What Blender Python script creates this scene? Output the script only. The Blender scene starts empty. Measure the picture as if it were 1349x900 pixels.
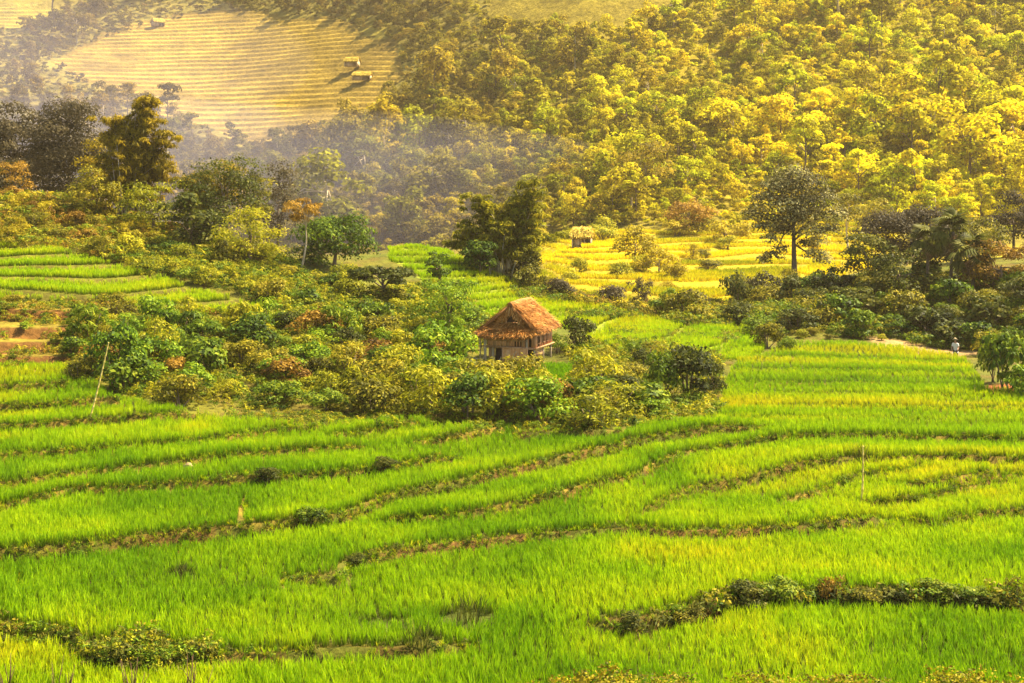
import bpy, bmesh, math, random, zlib
import numpy as np
from mathutils import Vector, Matrix

# ------------------------------------------------------------------ camera, sky, sun, exposure
C = bpy.context.scene.collection
SC = bpy.context.scene
F, CU, HZ = 1874.0, 674.5, 230.0            # focal length in photo pixels, centre column, horizon row
cam = bpy.data.cameras.new('camera'); camo = bpy.data.objects.new('camera', cam); C.objects.link(camo)
cam.sensor_width = 36.0; cam.lens = 36.0 * F / 1349.0; cam.shift_y = -(450 - HZ) / 1349.0
cam.clip_start = 0.5; cam.clip_end = 4000
camo.location = (0, 0, 0); camo.rotation_euler = (math.pi / 2, 0, 0)
SC.camera = camo
SUN_EL, SUN_AZ = 54.0, 66.0                  # azimuth clockwise from the view direction (+Y)
W = bpy.data.worlds.new('World'); SC.world = W; W.use_nodes = True
nt = W.node_tree; nt.nodes.clear()
sky = nt.nodes.new('ShaderNodeTexSky'); sky.sky_type = 'NISHITA'; sky.sun_disc = False
sky.sun_elevation = math.radians(SUN_EL); sky.sun_rotation = math.radians(SUN_AZ)
sky.dust_density = 2.0
bg = nt.nodes.new('ShaderNodeBackground'); bg.inputs['Strength'].default_value = 0.075
wo = nt.nodes.new('ShaderNodeOutputWorld')
nt.links.new(sky.outputs[0], bg.inputs[0]); nt.links.new(bg.outputs[0], wo.inputs[0])
sl = bpy.data.lights.new('sun', 'SUN'); sl.energy = 4.6; sl.angle = math.radians(0.5); sl.color = (1.0, 0.85, 0.58)
so = bpy.data.objects.new('sun', sl); C.objects.link(so)
ce = math.cos(math.radians(SUN_EL))
sdir = Vector((math.sin(math.radians(SUN_AZ)) * ce, math.cos(math.radians(SUN_AZ)) * ce, math.sin(math.radians(SUN_EL))))
so.rotation_euler = sdir.to_track_quat('Z', 'Y').to_euler(); so.location = (60, 40, 80)
SC.view_settings.view_transform = 'Standard'; SC.view_settings.look = 'None'
SC.view_settings.exposure = 2.2; SC.view_settings.gamma = 1.0
HAZE_DENSITY, HAZE_COLOR = 0.00014, (1.0, 0.80, 0.50)

rng = np.random.default_rng(7)
random.seed(7)

# ------------------------------------------------------------------ small numeric helpers
def hash2(ix, iy, seed):
    h = (ix.astype(np.int64) * 374761393 + iy.astype(np.int64) * 668265263 + seed * 1442695041) & 0xffffffff
    h = ((h ^ (h >> 13)) * 1274126177) & 0xffffffff
    return ((h ^ (h >> 16)) & 0xffff) / 65535.0

def vnoise(x, y, scale, seed=0):
    x = np.asarray(x, float) / scale; y = np.asarray(y, float) / scale
    ix = np.floor(x); iy = np.floor(y); fx = x - ix; fy = y - iy
    fx = fx * fx * (3 - 2 * fx); fy = fy * fy * (3 - 2 * fy)
    a = hash2(ix, iy, seed); b = hash2(ix + 1, iy, seed); c = hash2(ix, iy + 1, seed); d = hash2(ix + 1, iy + 1, seed)
    return a * (1 - fx) * (1 - fy) + b * fx * (1 - fy) + c * (1 - fx) * fy + d * fx * fy

def sstep(a, b, x):
    t = np.clip((np.asarray(x, float) - a) / (b - a), 0, 1); return t * t * (3 - 2 * t)

def pix(x, y, z):
    return CU + F * x / y, HZ - F * z / y

def poly_sd(u, v, poly):
    """signed distance in the polygon's own units, positive inside"""
    P = np.array(poly, float); u = np.asarray(u, float); v = np.asarray(v, float)
    best = np.full(u.shape, 1e18); ins = np.zeros(u.shape, bool)
    for i in range(len(P)):
        a = P[i]; b = P[(i + 1) % len(P)]; e = b - a; L2 = e @ e + 1e-9
        t = np.clip(((u - a[0]) * e[0] + (v - a[1]) * e[1]) / L2, 0, 1)
        best = np.minimum(best, (u - a[0] - t * e[0]) ** 2 + (v - a[1] - t * e[1]) ** 2)
        c = (a[1] > v) != (b[1] > v)
        if abs(e[1]) > 1e-9:
            ins ^= c & (u < e[0] * (v - a[1]) / e[1] + a[0])
    d = np.sqrt(best); return np.where(ins, d, -d)

# ------------------------------------------------------------------ the lie of the land (metres, camera at the origin)
CP = []
def cpv(u, pts):
    for v, d in pts: CP.append(((u - CU) / F * d, d, (HZ - v) / F * d))
def cpz(u, pts):
    for d, z in pts: CP.append(((u - CU) / F * d, d, z))
def front(y): return -16.435 + 0.055 * y
for u in (-350, 0, 340, 675, 1010, 1350, 1700):
    cpz(u, [(27, front(27) - .5), (37, front(37)), (46, front(46)), (56, front(56)), (66, front(66)), (71, front(71))])
for u in (-350, -100, 60):
    cpv(u, [(500, 79), (440, 88), (390, 97), (340, 108), (300, 118), (262, 127)]); cpz(u, [(140, -3.2), (165, -9), (200, -14), (250, -15)])
cpv(200, [(500, 80), (430, 92), (390, 100), (340, 112), (300, 122)]); cpz(200, [(140, -6), (165, -10), (200, -14), (250, -15)])
cpv(400, [(480, 84), (420, 96), (370, 108), (341, 116)]); cpz(400, [(126, -7.2), (150, -12), (200, -15), (250, -15)])
cpv(550, [(480, 86), (430, 98), (390, 108), (345, 120), (327, 126)]); cpz(550, [(136, -8.0), (160, -13), (210, -15.5)])
cpv(680, [(478, 88), (430, 100), (400, 110), (370, 120), (356, 126)]); cpz(680, [(142, -11.5), (165, -13.5), (205, -14)])
cpv(780, [(500, 82), (450, 95), (420, 106), (402, 114)]); cpz(780, [(124, -11.6)])
cpv(900, [(500, 85), (450, 98), (430, 106), (416, 113)]); cpz(900, [(124, -12.2)])
cpv(1000, [(500, 85), (455, 100), (440, 108)]); cpz(1000, [(120, -11.6), (132, -12.2)])
for u in (1150, 1300, 1500): cpz(u, [(78, -12.25), (88, -12.3), (100, -12.25)])
cpz(1150, [(107, -11.9), (114, -10.4), (124, -9.6), (138, -9.4)])
cpz(1050, [(104, -12.1), (110, -11.5), (118, -11.1), (128, -10.9), (138, -10.9)])
cpz(1260, [(105, -11.9), (112, -10.2), (120, -9.2), (135, -8.3), (150, -9.5)])
cpz(1380, [(100, -11.6), (108, -9.8), (120, -8.6), (135, -7.6), (150, -8.5)])
cpz(1600, [(100, -11.0), (112, -9.0), (135, -7.5), (150, -8.0)])
cpv(770, [(395, 148), (360, 172), (325, 200)]); cpv(900, [(400, 146), (370, 165), (335, 195), (318, 212)])
cpv(1000, [(390, 152), (330, 205)]); cpv(1130, [(345, 178), (298, 225)]); cpv(1320, [(330, 190), (288, 230)]); cpv(1600, [(320, 190), (280, 230)])
for u in (-500, -150, 50): cpv(u, [(320, 290), (200, 380), (100, 460), (20, 550), (-60, 650), (-70, 720)])
cpv(300, [(322, 285), (190, 400), (100, 470), (20, 535), (-70, 630), (-90, 720)])
cpv(550, [(322, 268), (250, 315), (150, 378), (50, 440), (0, 475), (-80, 545), (-130, 620), (-130, 720)])
cpv(800, [(310, 230), (200, 290), (100, 350), (0, 410), (-100, 490), (-160, 580), (-160, 720)])
cpv(1050, [(290, 240), (200, 285), (100, 335), (0, 390), (-100, 465), (-170, 560), (-170, 720)])
for u in (1400, 1800): cpv(u, [(268, 246), (150, 300), (0, 380), (-100, 450), (-180, 560), (-180, 720)])
CP = np.array(CP)

def pc(x, y):
    y = np.maximum(y, 26.0)
    return np.stack([np.clip(x / y, -.95, .95) * 3.2, np.log(y) * 1.6], -1)
def kern(r2): return np.sqrt(r2 + 0.004)
CQ = pc(CP[:, 0], CP[:, 1])
_A = kern(((CQ[:, None] - CQ[None]) ** 2).sum(-1)); n = len(CP)
_P = np.c_[np.ones(n), CQ]
_M = np.block([[_A + 1e-4 * np.eye(n), _P], [_P.T, np.zeros((3, 3))]])
CW = np.linalg.solve(_M, np.r_[CP[:, 2], 0, 0, 0])
def G0(x, y):
    x = np.asarray(x, float); y = np.asarray(y, float); sh = x.shape
    Q = pc(x.ravel(), y.ravel()); out = np.empty(len(Q))
    for i in range(0, len(Q), 20000):
        q = Q[i:i + 20000]
        r2 = (q[:, :1] - CQ[:, 0]) ** 2 + (q[:, 1:] - CQ[:, 1]) ** 2
        out[i:i + 20000] = kern(r2) @ CW[:n] + CW[n] + q @ CW[n + 1:]
    return out.reshape(sh)

# stepped paddies: polygon in photo pixels, depth range, step height
FIELD_POLY = [(60, 85), (150, 48), (250, 20), (330, 16), (430, 25), (520, 55), (530, 110), (500, 145), (440, 185), (330, 195), (200, 150), (120, 110)]
STEPS = [
    ('left', [(-340, 320), (60, 322), (160, 345), (260, 382), (370, 402), (330, 425), (130, 440), (130, 495), (-340, 495)], 76, 125, 0.62),
    ('scrub', [(-200, 255), (110, 255), (240, 290), (160, 345), (60, 322), (-200, 320)], 110, 135, 0.8),
    ('mid', [(495, 318), (570, 322), (625, 350), (700, 372), (770, 395), (800, 398), (880, 415), (1000, 436), (1010, 466), (960, 492), (850, 475), (750, 440), (640, 420), (560, 380)], 92, 135, 0.42),
    ('yellow', [(712, 402), (716, 308), (800, 300), (900, 303), (1000, 306), (1090, 292), (1175, 282), (1185, 340), (1000, 395), (900, 410)], 142, 245, 0.62),
    ('field', FIELD_POLY, 370, 600, 1.75),
    ('field', [(-250, 48), (-250, 5), (60, -12), (110, 0), (70, 26), (10, 44)], 430, 640, 1.9),
    ('field', [(640, 30), (650, -5), (900, -20), (900, 40), (760, 45)], 380, 560, 1.6),
]
def G1(x, y, want=None):
    z = G0(x, y); u, v = pix(x, y, z); out = z.copy(); fr = np.full(z.shape, -1.0); zn = np.full(z.shape, -1)
    for k, (nm, poly, y0, y1, st) in enumerate(STEPS):
        m = (y > y0) & (y < y1)
        if not m.any(): continue
        sd = poly_sd(u[m], v[m], poly) + (vnoise(x[m], y[m], 5 if st < 1 else 22, k + 40) - .5) * 20
        w = sstep(-4, 8, sd)
        t = z[m] / st + (vnoise(x[m], y[m], 9 if st < 1 else 40, k) - .5) * .8 + (vnoise(x[m], y[m], 30 if st < 1 else 120, k + 9) - .5) * 1.2
        f = t - np.floor(t)
        if st > 1.2:
            out[m] = z[m] - 1.3 * w; q = fr[m]; q[sd > 0] = f[sd > 0]; fr[m] = q; q = zn[m]; q[sd > 0] = k; zn[m] = q; continue
        zz = z[m] + st * (sstep(.72 if st < 1 else .3, .98, f) - f)
        out[m] = out[m] * (1 - w) + zz * w
        q = fr[m]; q[sd > 0] = f[sd > 0]; fr[m] = q
        q = zn[m]; q[sd > 0] = k; zn[m] = q
    return (out, fr, zn) if want else out

def cast(us, vs, fn, y0=30.0, y1=760.0, N=900):
    us = np.atleast_1d(np.asarray(us, float)); vs = np.atleast_1d(np.asarray(vs, float))
    ys = np.geomspace(y0, y1, N)
    out = np.full((len(us), 3), np.nan)
    for i in range(0, len(us), 400):
        U = us[i:i + 400, None]; V = vs[i:i + 400, None]
        X = (U - CU) / F * ys; Z = (HZ - V) / F * ys
        hit = Z <= fn(X, np.broadcast_to(ys, X.shape))
        k = hit.argmax(1); ok = hit.any(1)
        yy = ys[k]
        out[i:i + 400] = np.c_[(us[i:i + 400] - CU) / F * yy, yy, (HZ - vs[i:i + 400]) / F * yy]
        out[i:i + 400][~ok] = np.nan
    return out

# paddy edges of the front terraces: photo pixels, riser height, bare gap in front of it
EDGES = [
    ([(372, 768), (452, 772), (458, 748), (520, 733), (600, 722), (700, 713), (845, 706), (890, 713), (960, 712), (1060, 703), (1143, 692), (1190, 684)], .62, .62),
    ([(-60, 742), (40, 739), (130, 728), (220, 713), (345, 704), (400, 696), (452, 692), (500, 668), (617, 642), (690, 624), (750, 611), (830, 592), (930, 577), (1030, 570)], .50, .46),
    ([(480, 694), (600, 684), (680, 671), (733, 660), (783, 646), (833, 638), (867, 618), (910, 600), (1010, 583), (1120, 582), (1230, 584), (1349, 590), (1420, 590)], .36, .34),
    ([(840, 700), (855, 682), (883, 664), (933, 644), (982, 641), (1026, 630), (1059, 620), (1130, 615), (1205, 612), (1282, 613), (1349, 618), (1420, 618)], .44, .42),
    ([(1026, 668), (1066, 657), (1112, 638), (1125, 632), (1200, 624), (1215, 610)], .30, .34),
    ([(1130, 670), (1199, 663), (1290, 640), (1312, 622)], .34, .36),
    ([(1185, 650), (1232, 647), (1282, 634), (1349, 628), (1420, 626)], .30, .40),
    ([(1190, 684), (1240, 702), (1252, 690), (1299, 681), (1349, 674), (1420, 672)], .32, .36),
    ([(770, 835), (830, 832), (880, 822), (920, 812), (960, 800), (1010, 794), (1100, 794), (1200, 797), (1349, 800), (1450, 802)], .75, .9),
    ([(-60, 822), (0, 835), (90, 853), (140, 880), (200, 886), (290, 878), (360, 870), (470, 870), (560, 866), (630, 858)], .60, .8),
    ([(-60, 690), (33, 664), (100, 651), (233, 644), (317, 636), (380, 637), (450, 633), (510, 627), (560, 616), (620, 604)], .40, .38),
    ([(-60, 655), (60, 640), (140, 628), (200, 623), (245, 617), (300, 609), (366, 604), (440, 598), (500, 590)], .38, .36),
    ([(-60, 612), (60, 604), (150, 598), (250, 592), (347, 578), (393, 573), (450, 569)], .32, .30),
    ([(-60, 572), (30, 567), (117, 561), (200, 557), (275, 551)], .45, .40),
    ([(-60, 545), (20, 541), (100, 539), (165, 533)], .42, .36),
    ([(-60, 520), (40, 517), (100, 512)], .40, .30),
    ([(430, 586), (500, 574), (557, 564)], .38, .36),
    ([(540, 592), (610, 581), (673, 568)], .40, .36),
    ([(673, 577), (745, 577), (830, 582)], .34, .6),
    ([(560, 552), (640, 556), (720, 560), (790, 572)], .30, .7),
    ([(960, 560), (1020, 556), (1150, 560), (1349, 566), (1420, 566)], .22, .22),
    ([(975, 540), (1060, 538), (1200, 541), (1300, 540), (1420, 544)], .22, .22),
    ([(985, 522), (1060, 521), (1200, 523), (1290, 526)], .22, .22),
    ([(960, 508), (1050, 507), (1180, 509), (1285, 512)], .2, .22),
    ([(975, 491), (1060, 490), (1180, 493), (1270, 496)], .2, .22),
    ([(1010, 474), (1080, 473), (1180, 476), (1265, 480)], .2, .22),
    ([(330, 690), (322, 672), (318, 655)], .0, .35),
    ([(28, 775), (22, 757), (36, 741)], .0, .35),
    ([(170, 790), (300, 785), (420, 790)], .0, .0),
]
EW = []
for k, (pl, h, gap) in enumerate(EDGES):
    p = np.array(pl, float)
    seg = np.r_[0, np.cumsum(np.hypot(*np.diff(p, axis=0).T))]
    s = np.arange(0, seg[-1], 7.0)
    q = np.c_[np.interp(s, seg, p[:, 0]), np.interp(s, seg, p[:, 1])]
    w = cast(q[:, 0], q[:, 1], G0, 30, 130)
    w = w[~np.isnan(w[:, 0])][:, :2]
    if len(w) > 4:
        w[1:-1] = (w[:-2] + w[1:-1] * 2 + w[2:]) / 4
    w[:, 1] += (vnoise(w[:, 0], w[:, 1], 1.7, k) - .5) * .30
    EW.append((w, h, gap * {0: .46, 1: .32, 8: .5, 9: .4, 18: .4, 19: .4}.get(k, .24)))

def edge_fields(x, y, zsum=True):
    """sum of the paddy risers at points x, y; also a mask (True) where no rice grows and a closeness to an edge"""
    dz = np.zeros(x.shape); bare = np.zeros(x.shape, bool); near = np.zeros(x.shape)
    for k_, (w, h, gap) in enumerate(EW):
        L = 2.4
        m = (x > w[:, 0].min() - 6) & (x < w[:, 0].max() + 6) & (y > w[:, 1].min() - 7) & (y < w[:, 1].max() + 7)
        if not m.any(): continue
        px_, py_ = x[m], y[m]
        bd = np.full(px_.shape, 1e9); sg = np.ones(px_.shape); tt = np.zeros(px_.shape); over = np.zeros(px_.shape)
        ns = len(w) - 1
        for i in range(ns):
            a, b = w[i], w[i + 1]; e = b - a; l = math.hypot(*e) + 1e-9
            t = ((px_ - a[0]) * e[0] + (py_ - a[1]) * e[1]) / l ** 2; tc = np.clip(t, 0, 1)
            d = np.hypot(px_ - a[0] - tc * e[0], py_ - a[1] - tc * e[1])
            c = e[0] * (py_ - a[1]) - e[1] * (px_ - a[0])
            k = d < bd
            bd[k] = d[k]; sg[k] = np.sign(c[k]); tt[k] = (i + tc[k]) / ns
            o = np.zeros(px_.shape)
            if i == 0: o = np.maximum(0, -t) * l
            if i == ns - 1: o = np.maximum(o, np.maximum(0, t - 1) * l)
            over[k] = o[k]
        tap = sstep(0, .06, tt) * sstep(0, .06, 1 - tt) * np.exp(-over * 1.5)
        sd = bd * sg
        core = np.clip(sd / .13, -1, 1)
        prof = .5 * core * np.exp(-np.maximum(bd - .13, 0) / L)
        lip = .05 * np.exp(-((sd - .22) / .16) ** 2)
        dz[m] += (h * (.7 if k_ in (0, 8, 9) or 20 <= k_ <= 25 else 1.3) * prof + (lip if h > 0 else -.1 * np.exp(-(bd / .25) ** 2))) * tap
        if gap > 0:
            wob = .7 + .7 * vnoise(px_, py_, 1.1, 5)
            bb = (sd > -gap * wob) & (sd < (.20 + .10 * wob) * min(1, gap / .3) if h > 0 else sd < gap * wob * .6) & (over < .05)
            bare[m] |= bb
            near[m] = np.maximum(near[m], np.exp(-np.maximum(np.abs(sd) - .25, 0) / .35) * (over < .3))
    return dz, bare, near

# ------------------------------------------------------------------ ground grids
def srow(n_in, n_out, lim_in=.42, lim_out=.85):
    a = np.linspace(-lim_in, lim_in, n_in); b = np.linspace(lim_in, lim_out, n_out + 1)[1:]
    return np.r_[-b[::-1], a, b]
def yrow(*parts):
    ys = [parts[0][0]]
    for _, end, q in parts:
        while ys[-1] < end: ys.append(ys[-1] * (1 + q))
    return np.array(ys)
NS, NY = srow(470, 24), yrow((26, 36, .02), (36, 80, .0038), (80, 142, .0036))
HS, HY = srow(330, 24), yrow((140.5, 250, .0042), (250, 370, .008), (370, 560, .00105), (560, 780, .02))
def grid_xy(S, Y): return S[None, :] * Y[:, None], np.repeat(Y[:, None], len(S), 1)
NX, NYY = grid_xy(NS, NY)
NZ, NFR, NZN = G1(NX, NYY, True)
_m = NYY < 118
_dz, _b, NNEAR = edge_fields(NX[_m], NYY[_m]); NZ[_m] += _dz
NZ += (vnoise(NX, NYY, 2.3, 3) - .5) * .12 + (vnoise(NX, NYY, .6, 4) - .5) * .05
HX, HYY = grid_xy(HS, HY)
HZ_, HFR, HZN = G1(HX, HYY, True)
HZ_ += (vnoise(HX, HYY, 25, 13) - .5) * 2.0 * sstep(240, 300, HYY) * (HZN < 0)
HZ_ += -.08 * (HYY < 141.5)
NEAR_BARE = np.zeros(NX.shape); NEAR_BARE[_m] = _b; NEAR_EDGE = np.zeros(NX.shape); NEAR_EDGE[_m] = NNEAR

def lut(S, Y, Z, x, y):
    s = np.asarray(x, float) / y
    i = np.clip(np.searchsorted(S, s) - 1, 0, len(S) - 2); j = np.clip(np.searchsorted(Y, y) - 1, 0, len(Y) - 2)
    fx = np.clip((s - S[i]) / (S[i + 1] - S[i]), 0, 1); fy = np.clip((y - Y[j]) / (Y[j + 1] - Y[j]), 0, 1)
    return (Z[j, i] * (1 - fx) + Z[j, i + 1] * fx) * (1 - fy) + (Z[j + 1, i] * (1 - fx) + Z[j + 1, i + 1] * fx) * fy
def gz(x, y):
    x = np.asarray(x, float); y = np.asarray(y, float)
    return np.where(y < 141, lut(NS, NY, NZ, x, np.minimum(y, 141)), lut(HS, HY, HZ_, x, np.maximum(y, 141)))
def at(u, v, y0=30.0, y1=760.0):
    p = cast([u], [v], gz, y0, y1)[0]
    return p
def spot(u, y):
    x = (u - CU) / F * y; return Vector((x, y, float(gz(x, y))))

# ------------------------------------------------------------------ materials
def new_mat(name):
    m = bpy.data.materials.new(name); m.use_nodes = True; m.node_tree.nodes.clear(); return m, m.node_tree
def N(t, typ, **kw):
    n_ = t.nodes.new(typ)
    for k, v in kw.items(): setattr(n_, k, v)
    return n_
def ramp(t, cols, pos=None):
    r = N(t, 'ShaderNodeValToRGB'); e = r.color_ramp.elements
    pos = pos or np.linspace(0, 1, len(cols))
    while len(e) < len(cols): e.new(.5)
    for el, c, p in zip(e, cols, pos): el.position = float(p); el.color = (*c, 1)
    return r
def math_(t, op, a, b=None, clamp=False):
    n_ = N(t, 'ShaderNodeMath', operation=op, use_clamp=clamp)
    for i, q in enumerate((a, b)):
        if q is None: continue
        if isinstance(q, (int, float)): n_.inputs[i].default_value = q
        else: t.links.new(q, n_.inputs[i])
    return n_.outputs[0]
def mixc(t, fac, a, b):
    n_ = N(t, 'ShaderNodeMix', data_type='RGBA')
    for i, q in ((0, fac), (6, a), (7, b)):
        if isinstance(q, (int, float)): n_.inputs[i].default_value = q
        elif isinstance(q, tuple): n_.inputs[i].default_value = (*q, 1)
        else: t.links.new(q, n_.inputs[i])
    return n_.outputs[2]
def leaf_finish(t, col, trans=.4, rough=.6, spec=.10):
    p = N(t, 'ShaderNodeBsdfPrincipled'); p.inputs['Roughness'].default_value = rough
    p.inputs['Specular IOR Level'].default_value = spec
    tr = N(t, 'ShaderNodeBsdfTranslucent'); mx = N(t, 'ShaderNodeMixShader'); mx.inputs[0].default_value = trans
    o = N(t, 'ShaderNodeOutputMaterial')
    t.links.new(col, p.inputs['Base Color']); t.links.new(col, tr.inputs['Color'])
    t.links.new(p.outputs[0], mx.inputs[1]); t.links.new(tr.outputs[0], mx.inputs[2]); t.links.new(mx.outputs[0], o.inputs[0])
def leaf_mat(name, cols, trans=.38, rnd=.35, pos=None):
    m, t = new_mat(name)
    a = N(t, 'ShaderNodeAttribute', attribute_name='tint'); oi = N(t, 'ShaderNodeObjectInfo')
    r = math_(t, 'MULTIPLY_ADD', oi.outputs['Random'], rnd); t.nodes[-1].inputs[2].default_value = -rnd / 2
    s = math_(t, 'ADD', a.outputs['Fac'], r, True)
    leaf_finish(t, _r(t, s, cols, pos), trans)
    return m
def _r(t, s, cols, pos=None):
    r = ramp(t, cols, pos); t.links.new(s, r.inputs[0]); return r.outputs[0]

def rough_mat(name, cols, scale=6.0, stretch=(1, 1, 1), rough=.85, bump=.3):
    m, t = new_mat(name)
    tc = N(t, 'ShaderNodeTexCoord'); mp = N(t, 'ShaderNodeMapping'); mp.inputs['Scale'].default_value = stretch
    nz = N(t, 'ShaderNodeTexNoise'); nz.inputs['Scale'].default_value = scale; nz.inputs['Detail'].default_value = 6
    oi = N(t, 'ShaderNodeObjectInfo')
    t.links.new(tc.outputs['Object'], mp.inputs[0]); t.links.new(mp.outputs[0], nz.inputs['Vector'])
    s = math_(t, 'MULTIPLY_ADD', nz.outputs['Fac'], 1.6); t.nodes[-1].inputs[2].default_value = -.3
    r = math_(t, 'MULTIPLY_ADD', oi.outputs['Random'], .3); t.nodes[-1].inputs[2].default_value = -.15
    s = math_(t, 'ADD', s, r, True)
    p = N(t, 'ShaderNodeBsdfPrincipled'); p.inputs['Roughness'].default_value = rough; p.inputs['Specular IOR Level'].default_value = .2
    b = N(t, 'ShaderNodeBump'); b.inputs['Strength'].default_value = bump; b.inputs['Distance'].default_value = .03
    o = N(t, 'ShaderNodeOutputMaterial')
    t.links.new(_r(t, s, cols), p.inputs['Base Color']); t.links.new(nz.outputs['Fac'], b.inputs['Height'])
    t.links.new(b.outputs[0], p.inputs['Normal']); t.links.new(p.outputs[0], o.inputs[0])
    return m

def ground_mat(name, fine):
    m, t = new_mat(name)
    a = N(t, 'ShaderNodeAttribute', attribute_name='col'); geo = N(t, 'ShaderNodeNewGeometry')
    nz = N(t, 'ShaderNodeTexNoise'); nz.inputs['Scale'].default_value = fine; nz.inputs['Detail'].default_value = 8; nz.inputs['Roughness'].default_value = .65
    nb = N(t, 'ShaderNodeTexNoise'); nb.inputs['Scale'].default_value = fine * .17; nb.inputs['Detail'].default_value = 5
    t.links.new(geo.outputs['Position'], nz.inputs['Vector']); t.links.new(geo.outputs['Position'], nb.inputs['Vector'])
    k = math_(t, 'MULTIPLY', nz.outputs['Fac'], nb.outputs['Fac']); k = math_(t, 'MULTIPLY_ADD', k, 3.2); t.nodes[-1].inputs[2].default_value = .15
    mul = N(t, 'ShaderNodeVectorMath', operation='SCALE'); t.links.new(a.outputs['Color'], mul.inputs[0]); t.links.new(k, mul.inputs['Scale'])
    p = N(t, 'ShaderNodeBsdfPrincipled'); p.inputs['Roughness'].default_value = .95; p.inputs['Specular IOR Level'].default_value = .1
    b = N(t, 'ShaderNodeBump'); b.inputs['Strength'].default_value = .8; b.inputs['Distance'].default_value = .25 / fine * 2
    t.links.new(nz.outputs['Fac'], b.inputs['Height']); t.links.new(b.outputs[0], p.inputs['Normal'])
    o = N(t, 'ShaderNodeOutputMaterial'); t.links.new(mul.outputs[0], p.inputs['Base Color']); t.links.new(p.outputs[0], o.inputs[0])
    return m

def rice_mat(name, stem, cols):
    m, t = new_mat(name)
    h = N(t, 'ShaderNodeAttribute', attribute_name='hgt'); tone = N(t, 'ShaderNodeAttribute', attribute_name='tone', attribute_type='INSTANCER')
    tint = N(t, 'ShaderNodeAttribute', attribute_name='tint')
    s = math_(t, 'MULTIPLY_ADD', tint.outputs['Fac'], .5); t.links.new(tone.outputs['Fac'], t.nodes[-1].inputs[2])
    s = math_(t, 'SUBTRACT', s, .25, True)
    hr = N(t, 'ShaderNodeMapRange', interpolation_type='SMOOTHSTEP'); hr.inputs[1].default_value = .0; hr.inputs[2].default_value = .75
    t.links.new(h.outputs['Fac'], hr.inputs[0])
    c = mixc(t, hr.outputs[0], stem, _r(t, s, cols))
    leaf_finish(t, c, .42, .6, .05)
    return m

def forest_mat(name):
    """far forest: tree colour drifts from grey olive in the west to yellow green in the east, haze and golden cast put into the colour"""
    m, t = new_mat(name)
    a = N(t, 'ShaderNodeAttribute', attribute_name='tint'); oi = N(t, 'ShaderNodeObjectInfo')
    sx = N(t, 'ShaderNodeSeparateXYZ'); t.links.new(oi.outputs['Location'], sx.inputs[0])
    nz = N(t, 'ShaderNodeTexNoise'); nz.inputs['Scale'].default_value = .02; nz.inputs['Detail'].default_value = 2; t.links.new(oi.outputs['Location'], nz.inputs['Vector'])
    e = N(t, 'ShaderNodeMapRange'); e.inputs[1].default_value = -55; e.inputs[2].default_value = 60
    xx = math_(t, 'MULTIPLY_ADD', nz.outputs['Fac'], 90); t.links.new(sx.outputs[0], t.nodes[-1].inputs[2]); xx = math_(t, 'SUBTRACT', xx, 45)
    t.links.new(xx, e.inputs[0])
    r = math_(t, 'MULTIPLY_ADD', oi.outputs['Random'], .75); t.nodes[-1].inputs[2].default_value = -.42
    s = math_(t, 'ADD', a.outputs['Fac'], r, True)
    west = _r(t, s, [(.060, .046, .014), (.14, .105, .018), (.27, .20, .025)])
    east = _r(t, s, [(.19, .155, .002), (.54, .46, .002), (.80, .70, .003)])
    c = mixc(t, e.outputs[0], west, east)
    sp = math_(t, 'FRACT', math_(t, 'MULTIPLY', oi.outputs['Random'], 7.31))
    kd = ramp(t, [(.66, .66, .6), (.95, 1, .7), (1.08, .98, .8), (.80, .95, .6), (1.15, 1.12, 1), (.95, .82, .7)]); kd.color_ramp.interpolation = 'CONSTANT'
    t.links.new(sp, kd.inputs[0])
    ml = N(t, 'ShaderNodeVectorMath', operation='MULTIPLY'); t.links.new(c, ml.inputs[0]); t.links.new(kd.outputs[0], ml.inputs[1]); c = ml.outputs[0]
    leaf_finish(t, c, .42, .7, .05)
    return m

M = {}
M['rice'] = rice_mat('rice_leaf', (.060, .085, .004), [(.12, .25, .002), (.25, .40, .002), (.38, .47, .003), (.54, .46, .005)])  # young rice stems darkened so the rice fronts carry shade in their colour
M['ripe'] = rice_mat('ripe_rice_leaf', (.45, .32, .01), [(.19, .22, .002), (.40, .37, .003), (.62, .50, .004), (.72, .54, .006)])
M['green'] = leaf_mat('green_leaf', [(.016, .034, .003), (.060, .105, .004), (.14, .20, .006), (.28, .30, .012)])
M['olive'] = leaf_mat('olive_leaf', [(.032, .034, .004), (.11, .105, .005), (.24, .21, .008), (.44, .34, .02)])
M['yellowgreen'] = leaf_mat('yellow_green_leaf', [(.05, .06, .003), (.17, .18, .004), (.33, .31, .006), (.50, .42, .012)])
M['dark'] = leaf_mat('dark_leaf', [(.014, .020, .003), (.036, .048, .004), (.085, .095, .008), (.19, .17, .02)])
M['mauve'] = leaf_mat('grey_brown_leaf', [(.026, .021, .011), (.050, .040, .018), (.080, .064, .026), (.13, .10, .04)])
M['bamboo'] = leaf_mat('bamboo_leaf', [(.045, .040, .003), (.17, .13, .005), (.32, .23, .008), (.50, .35, .015)], .5)
M['bamboogreen'] = leaf_mat('green_bamboo_leaf', [(.07, .075, .004), (.20, .19, .006), (.36, .30, .010), (.54, .42, .02)], .55)
M['rust'] = leaf_mat('rusty_leaf', [(.05, .026, .004), (.16, .085, .007), (.30, .17, .012), (.44, .26, .03)])
M['gold'] = leaf_mat('golden_leaf', [(.10, .08, .003), (.25, .20, .005), (.42, .33, .008), (.55, .42, .02)])
M['pale'] = leaf_mat('pale_lights_leaf', [(.026, .024, .008), (.060, .055, .014), (.12, .11, .025), (.52, .46, .16)], pos=[0, .42, .62, .88])  # palest tones stand in for light showing through the crown
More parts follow.
